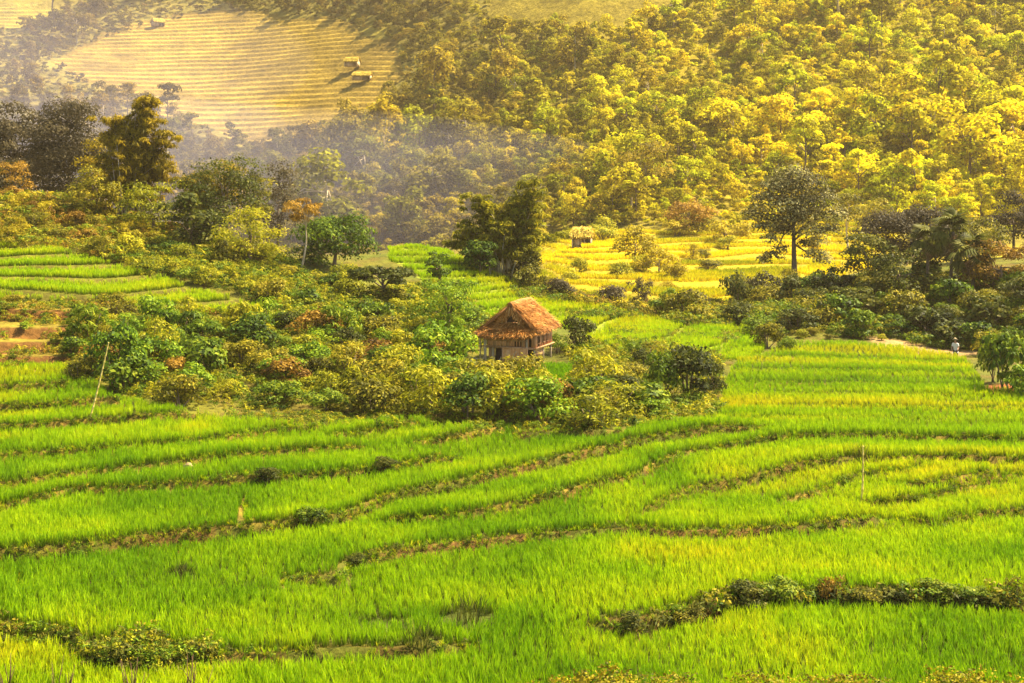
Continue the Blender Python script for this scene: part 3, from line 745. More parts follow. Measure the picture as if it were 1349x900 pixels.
RBANK = [(850, 420), (960, 396), (1050, 376), (1150, 365), (1300, 370), (1420, 400), (1600, 400), (1600, 520), (1440, 516), (1310, 506), (1290, 476), (1240, 462), (1160, 446), (1040, 440), (1000, 446), (960, 436)]
fill('weeds', THICKET, 70, 108, .5, WV['olive'], .6, 1.2, 0, 71)
fill('weeds', UPPER, 82, 130, .46, WV['olive'], .8, 1.6, 0, 72)
fill('weeds', SCRUB, 104, 135, .5, WV['rustic'] + WV['olive'][:2], .8, 1.5, .1, 73)
fill('weeds', RBANK, 100, 142, .5, WV['olive'][:3] + WV['green'] + WV['dark'][:1], .8, 1.6, .15, 74)
fill('weeds', [(-100, 396), (130, 398), (250, 414), (345, 420), (330, 432), (130, 440), (100, 492), (-100, 492)], 76, 100, .40, WV['rustic'] + WV['olive'], .4, .9, .42, 75, 1.6)
fill('weeds', [(690, 470), (770, 455), (880, 450), (960, 480), (860, 500), (740, 500)], 84, 100, .42, WV['olive'] + WV['green'], .6, 1.1, .1, 76)
fill('weeds', WEEDBANK, 36, 48, .17, WV['dark'] + WV['green'] + WV['olive'][:2], .5, 1.0, .08, 77, 1.0)
fill('weeds', HEDGEBANK, 38, 52, .20, WV['dark'] + WV['green'] + WV['dark'], .8, 1.5, .05, 78, 1.0)
fill('weeds', [(330, 548), (560, 545), (700, 552), (850, 566), (800, 592), (690, 588), (560, 570), (400, 566), (270, 556)], 69, 79, .30, WV['olive'] + WV['green'], .3, .8, .12, 79, 1.3)
fill('weeds', [(700, 375), (770, 388), (860, 402), (960, 396), (960, 420), (860, 418), (770, 402), (700, 385)], 108, 140, .5, WV['rustic'] + WV['dark'], .8, 1.5, .15, 80)
fill('weeds', [(690, 1000), (690, 930), (800, 924), (1400, 922), (1400, 1000)], 36.2, 39, .13, [weed_mesh(M['gold'], 31, 7, 9, .085, .6, .75), weed_mesh(M['yellowgreen'], 32, 7, 9, .08, .6, .75), weed_mesh(M['olive'], 33, 6, 9, .09, .5, .7)], .7, 1.15, .45, 81, .9)
fill('weeds', [(750, 412), (860, 413), (1000, 424), (1000, 432), (860, 422), (750, 420)], 98, 118, .32, WV['green'] + WV['dark'][:1], .7, 1.15, .18, 84, 1.2)
fill('weeds', [(668, 384), (770, 386), (775, 398), (680, 396)], 100, 128, .32, WV['green'] + WV['dark'][:1], .8, 1.3, .1, 85, 1.2)
fill('weeds', [(800, 437), (900, 439), (975, 446), (975, 451), (900, 446), (800, 443)], 90, 112, .32, WV['green'] + WV['olive'][:2], .45, .8, .3, 86, 1.2)
_c = CLEAR; CLEAR = [(-9, -9), (-8, -9), (-8, -8)]
fill('grass', [(620, 470), (700, 474), (700, 490), (640, 500), (622, 490)], 80, 92, .22, [WV['olive'][3], WV['olive'][4], WV['green'][1], mv[0], mv[1]], .3, .55, 0, 83)
fill('grass', [(680, 482), (752, 486), (752, 506), (690, 504)], 80, 90, .16, mv, .7, 1.0, 0, 82); CLEAR = _c

# ------------------------------------------------------------------ the thatched stilt hut
def straw_cover(name, quads, n_, L, Wd, mat, seed):
    """loose straw lying down each roof plane: quad = eave-left, eave-right, ridge-right, ridge-left"""
    r = np.random.default_rng(seed); V = []; Q = []; T = []; k0 = 0
    ar = [np.linalg.norm(np.cross(np.subtract(q[1], q[0]), np.subtract(q[3], q[0]))) for q in quads]
    for q, a_ in zip(quads, ar):
        k = int(n_ * a_ / sum(ar)); A, B, Cc, D = [np.array(p, float) for p in q]
        nrm = np.cross(B - A, D - A); nrm /= np.linalg.norm(nrm)
        s = r.random(k)[:, None]; sl_ = np.linalg.norm((D - A)); t0 = min(.5, .8 * L / sl_); t = t0 + (1 - t0) * r.random(k)[:, None] ** .95
        p = (A * (1 - s) + B * s) * (1 - t) + (D * (1 - s) + Cc * s) * t
        dn = (A * (1 - s) + B * s) - (D * (1 - s) + Cc * s); dn /= np.linalg.norm(dn, axis=1)[:, None]
        dn = dn + r.normal(size=(k, 3)) * .24; dn /= np.linalg.norm(dn, axis=1)[:, None]
        sd = np.cross(nrm, dn); sd /= np.linalg.norm(sd, axis=1)[:, None]
        ll = L * r.uniform(.5, 1.4, k)[:, None]; ww = Wd * r.uniform(.6, 1.4, k)[:, None]; up = nrm * r.uniform(.005, .11, k)[:, None]
        a = p + nrm * .012; e = p + dn * ll + up - np.array([0, 0, .03]) * (ll / L)
        V.append(np.stack([a - sd * ww, a + sd * ww, e + sd * ww * .6, e - sd * ww * .6], 1).reshape(-1, 3))
        Q.append(np.arange(4 * k).reshape(-1, 4) + k0); k0 += 4 * k; T.append(np.clip(r.normal(.48, .30, k) + .16 * np.sin(23 * t[:, 0]), 0, 1))
    return mesh_np(name, np.concatenate(V), np.concatenate(Q), None, mat, {'tint': ('FACE', 'FLOAT', np.concatenate(T))})

b = spot(684, 88.3)
hut = thing('thatched_hut', 'orange thatched hut on wooden stilts amid the shrubs', 'hut', b, math.radians(-20), None, .99)
def roof(nm, quads, th, nstraw, seed, L=.42):
    mb = MB()
    for q in quads: mb.slab(*q, th)
    o = link(nm, mb.mesh(nm, M['thatch_bed']), hut)
    s_ = tag(link('straw', straw_cover('straw', quads, nstraw, L, .018, M['thatch'], seed), o), kind='stuff'); return o
RZ, EZ = 3.80, 2.16
R1 = [(2.02, -2.15, EZ), (2.02, 2.15, EZ), (.0, 2.1, RZ), (.0, -1.62, RZ)]
R2 = [(-2.02, 2.15, EZ), (-2.02, -2.15, EZ), (.0, -1.62, RZ), (.0, 2.1, RZ)]
roof('roof_slope', [R1], .16, 6500, 1, .5); roof('roof_slope', [R2], .16, 3600, 2)
SK = [(-1.75, -2.62, 1.84), (1.15, -2.62, 1.84), (.72, -1.50, 2.62), (-.78, -1.50, 2.62)]
SL = [(-2.16, -2.06, 1.96), (-1.75, -2.62, 1.84), (-.78, -1.50, 2.62), (-.98, -1.38, 2.66)]
SR = [(1.15, -2.62, 1.84), (1.94, -2.18, 2.06), (1.0, -1.40, 2.60), (.72, -1.50, 2.62)]
roof('front_skirt_roof', [SK, SL, SR], .13, 5500, 3, .42)
rs = MB(); rs.tube([(0, -1.72, RZ - .02), (0, 0, RZ + .04), (0, 2.15, RZ)], .13, 8); rc = link('ridge_cap', rs.mesh('ridge_cap', M['thatch_bed'], True), hut)
tag(link('straw', straw_cover('straw', [((.30, -1.66, RZ - .16), (.30, 2.1, RZ - .16), (0, 2.1, RZ + .14), (0, -1.66, RZ + .14)), ((-.3, 2.1, RZ - .16), (-.3, -1.66, RZ - .16), (0, -1.66, RZ + .14), (0, 2.1, RZ + .14))], 900, .34, .018, M['thatch'], 5), rc), kind='stuff')
# ragged thatch fringe hanging in the open gable
gq = [((-.92, -1.62, 2.72), (.0, -1.62, 3.40), (.0, -1.60, RZ), (-1.18, -1.60, 2.74)), ((.12, -1.62, 3.30), (.95, -1.62, 2.66), (1.05, -1.60, 2.84), (.05, -1.60, RZ - .06))]
tag(link('gable_fringe', straw_cover('gable_fringe', gq, 700, .40, .02, M['thatch'], 6), hut), kind='stuff')
g = MB(); g.add([(-1.1, -1.44, 2.66), (1.1, -1.44, 2.66), (0, -1.44, 3.6), (-1.1, -1.40, 2.66), (1.1, -1.40, 2.66), (0, -1.40, 3.6)], [(0, 1, 4, 3), (1, 2, 5, 4), (2, 0, 3, 5)], [(0, 2, 1), (3, 4, 5)])
link('gable_wall', g.mesh('gable_wall', M['darkwood']), hut)
link('gable_post', MB().tube([(-.30, -1.56, 2.5), (-.27, -1.58, 3.5)], .05, 6).mesh('gable_post', M['redwood']), hut)
# floor, posts, beams
FZ = 1.12
link('floor', MB().box((0, .15, FZ - .05), (3.3, 3.3, .10), .01).mesh('floor', M['redwood']), hut)
for x, y, top, r_ in ((-1.42, -2.20, 1.72, .085), (-1.28, -1.35, FZ, .07), (1.10, -1.75, 1.8, .06), (1.48, -1.42, FZ, .055), (1.52, .2, FZ, .055), (1.52, 1.75, FZ, .055), (-1.45, 1.7, FZ, .07), (-1.48, .2, FZ, .07), (.15, 1.7, FZ, .07), (-2.0, -1.6, 1.7, .04)):
    link('post', MB().tube([(x, y, -.3), (x + rng.normal(0, .015), y, top / 2), (x, y, top)], r_, 8).mesh('post', M['greywood'], True), hut)
for (a, c_) in (((-1.6, -2.24, 1.22), (1.2, -2.24, 1.20)), ((-1.55, -2.22, 1.62), (1.2, -2.22, 1.62)), ((1.66, -1.6, FZ - .02), (1.66, 1.9, FZ - .02)), ((1.60, -1.6, 1.98), (1.60, 1.9, 1.98))):
    link('beam', MB().tube([a, c_], .05, 6).mesh('beam', M['wood']), hut)
# upper walls, plank by plank
def planks(a, b_, z0, z1, n_, nrm, skip=(), mat=('redwood', 'wood'), th=.03):
    a = np.array(a, float); b_ = np.array(b_, float); d = b_ - a; L = np.linalg.norm(d); rz = math.atan2(d[1], d[0])
    for i in range(n_):
        if i in skip: continue
        c = a + d * (i + .5) / n_ + np.array(nrm) * rng.uniform(0, .015)
        t_ = rng.uniform(-.03, .02)
        link('plank', MB().box((c[0], c[1], (z0 + z1) / 2 + t_ / 2), (L / n_ * .9, th, z1 - z0 + t_), .004, rz).mesh('plank', M[mat[i % 5 == 2]]), hut)
planks((1.56, -1.45), (1.56, 1.8), FZ, 1.98, 20, (1, 0), (3, 4, 9, 13))
planks((-1.25, -2.20), (.30, -2.20), 1.27, 1.78, 9, (0, -1), ())
planks((.30, -2.18), (1.12, -2.18), 1.27, 1.78, 9, (0, -1), (2, 4, 6))
planks((.62, -1.42), (1.56, -1.42), FZ, 1.98, 7, (0, -1), (4,))
planks((-1.56, 1.8), (-1.56, -1.45), FZ, 1.98, 18, (-1, 0), ())
planks((1.56, 1.8), (-1.56, 1.8), FZ, 2.4, 16, (0, 1), ())
link('room_dark_fill', MB().box((0, .2, 1.52), (2.9, 2.9, .78)).mesh('room_dark_fill', M['darkwood']), hut)  # solid dark box added inside, standing in for the room's shade
for y in (-.85, .08, .75):
    f = link('window_frame', MB().box((1.60, y, 1.76), (.03, .42, .05)).box((1.60, y, 1.34), (.03, .42, .05)).box((1.60, y - .2, 1.55), (.03, .05, .37)).box((1.60, y + .2, 1.55), (.03, .05, .37)).mesh('window_frame', M['wood']), hut)
# woven front panel below, with its frame, and the dark doorway beside it
planks((-.25, -2.28), (1.34, -2.28), -.02, 1.17, 15, (0, -1), (), ('mat', 'mat'), .02)
link('panel_frame', MB().box((.54, -2.30, 1.19), (1.66, .04, .05)).box((-.27, -2.30, .55), (.05, .04, 1.23)).box((1.35, -2.30, .55), (.05, .04, 1.23)).mesh('panel_frame', M['redwood']), hut)
link('stable_wall', MB().box((0, -.9, .55), (2.5, .06, 1.1)).mesh('stable_wall', M['darkwood']), hut)
planks((-1.28, -2.0), (-.86, -2.0), 0, 1.16, 4, (0, -1), (), ('wood', 'greywood'))
link('side_board', MB().box((1.50, -.6, .72), (.04, 1.4, .42), .01).mesh('side_board', M['wood']), hut)
# sticks and rails lying about the hut: each can be lifted away
def stick(name, label, cat, pts, r_, mat='greywood', group=None):
    b0 = Vector(pts[0]); P = [tuple(Vector(p) - b0) for p in pts]
    mid = [(np.array(P[i]) + np.array(P[i + 1])) / 2 + rng.normal(0, .015, 3) for i in range(len(P) - 1)]
    Q = [P[0]]
    for m_, p in zip(mid, P[1:]): Q += [tuple(m_), p]
    o = link(name, MB().tube(Q, np.linspace(r_, r_ * .75, len(Q)), 7).mesh(name, M[mat], True), None, b0); return tag(o, label, cat, group)
Hm = Matrix.Translation(b) @ Matrix.Rotation(math.radians(-20), 4, 'Z')
def hl(x, y, z): return tuple(Hm @ Vector((x, y, z)))
stick('leaning_stick', 'thin stick leaning against the left half of the woven front panel of the hut', 'stick', [hl(.25, -2.75, -.05), hl(.62, -2.33, .98)], .022)
stick('leaning_stick', 'pale short stick propped against the woven panel just right of its middle', 'stick', [hl(.48, -2.62, -.02), hl(.78, -2.33, .86)], .02)
stick('leaning_stick', 'stick leaning beside the dark doorway of the hut', 'stick', [hl(-.52, -2.8, -.1), hl(-.33, -2.36, .62)], .022)
stick('brace_pole', 'short diagonal brace pole at the left front post of the hut', 'pole', [hl(-1.95, -2.35, -.05), hl(-1.48, -2.28, .5)], .04)
stick('fence_rail', 'upper pale rail sticking out to the left of the hut', 'rail', [hl(-3.35, -2.2, .50), hl(-2.6, -2.15, .46), hl(-1.75, -2.1, .34)], .045)
stick('fence_rail', 'lower pale rail sticking out to the left of the hut', 'rail', [hl(-3.1, -2.3, .26), hl(-2.4, -2.3, .22), hl(-1.75, -2.2, .20)], .04)
stick('fallen_pole', 'long pale pole sloping down to the right of the hut', 'pole', [hl(1.55, -2.25, .42), hl(2.5, -2.5, .12), hl(3.75, -2.9, -.28)], .04)
stick('fallen_pole', 'shorter pole lying close under the long pole beside the hut', 'pole', [hl(1.5, -2.3, .18), hl(2.6, -2.6, -.02)], .035)

# ------------------------------------------------------------------ bamboo poles, the pale stone, the person at the field edge
def bamboo_pole(label, p0, p1, r_):
    p0 = Vector(p0); d = Vector(p1) - p0; L = d.length; k = int(L / .32); mb = MB(); pts = []; rad = []
    for i in range(k + 1):
        t = i / k; c = d * t; bow = .03 * math.sin(t * 3.14)
        for dt, rr in ((-.006, 1.0), (0, 1.28), (.006, 1.0)):
            pts.append(tuple(c + d * dt + Vector((bow, 0, 0)))); rad.append(r_ * (1.1 - .45 * t) * rr)
    o = link('bamboo_pole', mb.tube(pts, rad, 8).mesh('bamboo_pole', M['bamboopole'], True), None, p0); return tag(o, label, 'pole')
p = at(116, 556); q = Vector(((143 - CU) / F * (p[1] + .2), p[1] + .2, (HZ - 452) / F * (p[1] + .2)))
bamboo_pole('tall bamboo pole leaning to the right, stuck in the rice below the thicket', (p[0], p[1], p[2] - .2), q, .042)
p = at(1134, 672); q = Vector(((1137 - CU) / F * p[1], p[1], (HZ - 588) / F * p[1]))
bamboo_pole('thin upright bamboo pole standing alone in the open rice field', (p[0], p[1], p[2] - .2), q, .042)
p = at(249, 624)
bm = bmesh.new(); bmesh.ops.create_icosphere(bm, subdivisions=3, radius=1)
for vv in bm.verts:
    k = 1 + .28 * (float(vnoise(vv.co.x * 3 + 7, vv.co.y * 3 + vv.co.z * 2.3, 1.0, 5)) - .5); vv.co = Vector((vv.co.x * .19 * k, vv.co.y * .14 * k, vv.co.z * .22 * k + .1))
me = bpy.data.meshes.new('stone'); bm.to_mesh(me); bm.free(); me.materials.append(M['stone'])
tag(link('stone', me, None, (p[0], p[1] - .10, p[2] + .08), None, 1.35), 'pale cream stone sitting on a paddy bund at the left', 'stone')

def skin_body(name, J, E, R, mat, parent, lvl=2):
    me = bpy.data.meshes.new(name); me.from_pydata(J, E, []); o = link(name, me, parent)
    me.materials.append(mat)
    o.modifiers.new('skin', 'SKIN'); sv = me.skin_vertices[0].data
    for i, r_ in enumerate(R): sv[i].radius = (r_, r_ * .85) if not isinstance(r_, tuple) else r_
    sv[0].use_root = True
    o.modifiers['skin'].use_smooth_shade = True
    s_ = o.modifiers.new('sub', 'SUBSURF'); s_.levels = lvl; s_.render_levels = lvl; return o
p = at(1259, 471)
per = thing('person', 'person in a white top and pale hat at the far rice field edge', 'person', (p[0], p[1], p[2]), math.radians(150))
J = [(0, 0, .88), (0, .02, 1.08), (0, .07, 1.30), (0, .11, 1.42), (0, .15, 1.50), (0, .18, 1.60), (0, .17, 1.70),
     (.18, .09, 1.36), (.24, .16, 1.10), (.20, .34, .94), (.19, .40, .90), (-.18, .09, 1.36), (-.25, .14, 1.10), (-.22, .33, .96), (-.21, .39, .92),
     (.10, .0, .82), (.12, .05, .45), (.12, 0, .08), (.12, .12, .03), (-.10, .0, .82), (-.12, .05, .45), (-.12, 0, .08), (-.12, .12, .03)]
E = [(0, 1), (1, 2), (2, 3), (3, 4), (4, 5), (5, 6), (2, 7), (7, 8), (8, 9), (9, 10), (2, 11), (11, 12), (12, 13), (13, 14), (0, 15), (15, 16), (16, 17), (17, 18), (0, 19), (19, 20), (20, 21), (21, 22)]
R = [.15, .14, .16, .07, .06, .10, .07, .07, .045, .035, .03, .07, .045, .035, .03, .10, .065, .045, .04, .10, .065, .045, .04]
skin_body('body', J, E, R, M['skin'], per)
skin_body('shirt', [J[0], J[1], J[2], J[3], J[7], (.225, .14, 1.16), J[11], (-.235, .13, 1.15), (0, -.01, .78)], [(0, 1), (1, 2), (2, 3), (2, 4), (4, 5), (2, 6), (6, 7), (0, 8)], [.18, .17, .19, .085, .095, .07, .095, .07, .19], M['cloth'], per)
skin_body('trousers', [(0, 0, .84), J[15], J[16], (.12, 0, .16), J[19], J[20], (-.12, 0, .16)], [(0, 1), (1, 2), (2, 3), (0, 4), (4, 5), (5, 6)], [.16, .12, .085, .065, .12, .085, .065], M['darkcloth'], per)
h = MB(); th = np.linspace(0, 6.2832, 16, endpoint=False)
V = [(0, .18, 1.86)] + [(.22 * math.cos(a), .18 + .22 * math.sin(a), 1.69) for a in th] + [(0, .18, 1.74)]
h.add(V, (), [(0, 1 + i, 1 + (i + 1) % 16) for i in range(16)] + [(17, 1 + (i + 1) % 16, 1 + i) for i in range(16)])
per.location.z -= .32; per.scale = (.92, .92, .92)
link('hat', h.mesh('hat', M['stone']), per)

# ------------------------------------------------------------------ far small houses
def small_house(name, label, cat, loc, rz, w, d, eave, ridge, roofmat, straw, wallmat, open_front=True, group=None):
    o = thing(name, label, cat, loc, rz, group); ov = .35
    for s_ in (-1, 1):
        q = [(-w / 2 - ov, s_ * (d / 2 + ov), eave - .15), (w / 2 + ov, s_ * (d / 2 + ov), eave - .15), (w / 2 + ov * (.2 if straw else 1), 0, ridge), (-w / 2 - ov * (.2 if straw else 1), 0, ridge)]
        if s_ > 0: q = [q[1], q[0], q[3], q[2]]
        r_ = link('roof_slope', MB().slab(*q, .12).mesh('roof_slope', M[roofmat]), o)
        if straw: tag(link('straw', straw_cover('straw', [q], 900, .6, .05, M[roofmat if roofmat.startswith('thatch_g') else 'thatch'], 9), r_), kind='stuff')
    wl = MB().box((0, d / 2 - .1, eave / 2), (w, .08, eave), .01)
    link('back_wall', wl.mesh('back_wall', M[wallmat]), o)
    link('side_wall', MB().box((-w / 2, 0, eave / 2), (.08, d - .3, eave), .01).mesh('side_wall', M[wallmat]), o)
    link('side_wall', MB().box((w / 2, 0, eave / 2), (.08, d - .3, eave), .01).mesh('side_wall', M[wallmat]), o)
    link('front_wall', MB().box((-w * .22, -d / 2 + .5, eave / 2), (w * .5, .08, eave), .01).mesh('front_wall', M[wallmat]), o)
    for x in np.linspace(-w / 2, w / 2, 4): link('post', MB().tube([(x, -d / 2, -.3), (x, -d / 2, eave)], .07, 6).mesh('post', M['greywood']), o)
    for s_ in (-1, 1):
        g_ = MB(); g_.add([(s_ * w / 2, -d / 2, eave), (s_ * w / 2, d / 2, eave), (s_ * w / 2, 0, ridge - .2), (s_ * w / 2 - .05 * s_, -d / 2, eave), (s_ * w / 2 - .05 * s_, d / 2, eave), (s_ * w / 2 - .05 * s_, 0, ridge - .2)], [(0, 1, 4, 3), (1, 2, 5, 4), (2, 0, 3, 5)], [(0, 2, 1), (3, 4, 5)])
        link('gable_wall', g_.mesh('gable_wall', M[wallmat]), o)
    return o
small_house('field_hut', 'small yellow thatched hut at the top of the golden terraces across the valley', 'hut', spot(767, 203), math.radians(-8), 2.6, 2.6, 1.5, 2.9, 'thatch_gold', True, 'palewall')
p = at(477, 110, 300)
small_house('farmhouse', 'long pale roofed farmhouse on posts beside the big straw coloured field', 'house', p + np.array([0, 0, 1.0]), math.radians(-6), 5.2, 3.0, 1.3, 2.5, 'thatch_gold', True, 'palewall')
p = at(461, 105, 300)
small_house('farmhouse', 'taller pale roofed farmhouse behind the long one at the field edge', 'house', (p[0], p[1] + 6, gz(p[0], p[1] + 6) + 1.6), math.radians(-12), 4.0, 3.0, 1.5, 3.0, 'thatch_gold', True, 'palewall')
p = at(208, 36, 300)
small_house('farmhouse', 'lone pale roofed house half hidden in the grove above the straw coloured field', 'house', p + np.array([0, 0, .4]), math.radians(35), 4, 3.4, 1.4, 3.0, 'thatch_gold', True, 'palewall')

# ------------------------------------------------------------------ trees one can tell apart
def broadleaf(name, label, u, d, w, h, mat, cat='tree', k=26, per=90, leaf=.22, cz=.62, rzf=.40, trunk=.14, tmat='bark', seed=1, low=-.5, lean=(0, 0), group=None, clumps=None, droop=0., aspect=.55, flat=.7, rc=(.22, .42), shell=.55):
    """u photo column, d distance, w crown width and h height in metres"""
    p = spot(u, d) if not isinstance(u, Vector) else u
    o = thing(name, label, cat, p, 0, group)
    r = np.random.default_rng(seed)
    cl = dome_clumps(int(k * 1.5), w / 2, w / 2 * .9, h * min(.5, rzf * 1.18), h * (cz * .92), r, (rc[0] * 1.15, rc[1] * 1.15), min(low, -.92) if low > -.9 and flat > .6 else low, flat) if clumps is None else np.array([(x * w / 2, y * w / 2, z * h, rr * w / 2 * 1.2, f) for x, y, z, rr, f in clumps])
    cl[:, 3] = np.minimum(cl[:, 3], w * .3); cl[:, 2] = np.maximum(cl[:, 2], cl[:, 3] * .4)
    sc = cl.copy(); sc[:, 0] += lean[0] * cl[:, 2]
    link('crown', foliage('crown', sc, per, leaf, mat, droop, .55, aspect, seed, .2, shell), o)
    link('trunk', trunk_mesh('trunk', h * cz, trunk, M[tmat], sc[r.permutation(len(sc))[:9]], seed, lean), o)
    return o
def m_at(pxs, d): return pxs / F * d      # photo pixels to metres at a distance

# lone tree across the field, with open lower crown and two side boughs
CL = [(x, y, z, r_, .75) for x, y, z, r_ in
      [(-.05, 0, .93, .34), (-.30, .1, .84, .36), (.25, -.1, .85, .38), (.0, .2, .80, .4), (-.55, 0, .72, .34), (.55, .1, .72, .36), (.15, -.2, .70, .36), (-.2, -.2, .68, .34), (-.78, .1, .60, .28), (.78, 0, .60, .3),
       (.35, .2, .60, .32), (-.4, .1, .56, .28), (.66, -.1, .48, .26), (-.66, -.1, .50, .24), (.1, .3, .55, .25), (-.45, 0, .26, .22), (-.28, .1, .31, .18), (.42, 0, .27, .24), (.62, .1, .22, .2), (.24, 0, .36, .18), (-.62, .1, .22, .16), (-.2, .1, .47, .26), (.3, -.1, .47, .28), (0, -.2, .60, .34), (-.5, -.1, .40, .22), (.5, .1, .38, .22)]]
broadleaf('lone_tree', 'lone tall dome crowned tree with pale lights in its leaves before the golden terraces', 1047, 139, m_at(126, 139), (HZ - 222) / F * 139 - spot(1047, 139).z, M['pale'], clumps=CL, per=480, leaf=.27, trunk=.26, seed=11, cz=.75, tmat='bark', shell=.35)
# bamboo clumps
def bamboo(name, label, u, d, vtop, plumes, mat, culms=16, seed=1, spread=.9, per=26, leaf=.42):
    p = spot(u, d); k_ = ((HZ - vtop) / F * d - p.z) / max(q[2] for q in plumes); plumes = [(x, y, h * k_, w) for x, y, h, w in plumes]; o = thing(name, label, 'bamboo', p); r = np.random.default_rng(seed); cl = []; mb = MB()
    for i in range(culms):
        tx, ty, h, wd = plumes[i % len(plumes)]
        b0 = np.array([r.normal(0, spread * .5), r.normal(0, spread * .5), -.2]); top = np.array([tx + r.normal(0, wd), ty + r.normal(0, wd), h * r.uniform(.82, 1.02)])
        ts = np.linspace(0, 1, 9); ctrl = np.array([b0[0] * 1.1 + tx * .12, b0[1] * 1.1, top[2] * .85])
        P = (1 - ts)[:, None] ** 2 * b0 + (2 * ts * (1 - ts))[:, None] * ctrl + (ts ** 2)[:, None] * top
        tipd = (top - ctrl) * np.array([1, 1, 0]); P[-1] += tipd * .12 - np.array([0, 0, .3])
        mb.tube(P, .05 * (1.05 - ts * .85), 5)
        for t in np.linspace(.30, 1.0, 9):
            c = np.array([np.interp(t, ts, P[:, j]) for j in range(3)]) + r.normal(0, .25, 3); cl.append((*c, r.uniform(.35, .85) * (1.15 - .3 * t), .7))
    link('crown', foliage('crown', cl, per, leaf, mat, .9, .3, .22, seed, .22, .2), o)
    link('culms', mb.mesh('culms', M['palebark'], True), o)['kind'] = 'stuff'
    return o
bamboo('bamboo_clump', 'two plumed bamboo clump standing on the ridge right behind the hut', 660, 121.5, 240,
       [(-2.3, 0, 6.9, .35), (3.0, 0, 7.9, .35), (-3.0, .3, 3.6, .6), (1.0, .3, 5.2, .6), (.2, 0, 4.2, .9), (-1.6, .2, 5.2, .5), (2.4, .2, 6.2, .5), (-3.4, -.3, 2.6, .5), (2.6, -.3, 3.6, .8), (-2.2, .2, 4.2, .9), (.8, -.4, 4.6, .9), (3.0, .2, 4.8, .6), (-.4, 0, 3.2, 1.2)], M['bamboogreen'], 70, 21, 1.8, 60, .50)
bamboo('bamboo_clump', 'tallest feathery bamboo clump rising above the wooded knoll', 178, 127, 124,
       [(.6, 0, 10.8, .2), (1.3, .2, 10.2, .3), (-2.5, 0, 8.8, .4), (2.9, .1, 8.3, .4), (-1.6, .3, 8.9, .4), (0.2, .2, 6.6, 1.0), (-2.4, -.2, 5.4, .7), (2.2, -.2, 5.2, .7), (-3, 0, 4.0, .6)], M['bamboo'], 54, 22, 1.7, 62, .52)
bamboo('bamboo_clump', 'small spreading bamboo spray on the knoll between two trees', 262, 125, 218, [(-1.6, 0, 4.6, .3), (1.0, 0, 4.8, .3), (2.2, 0, 3.8, .3)], M['bamboo'], 9, 23, .5, 60, .44)

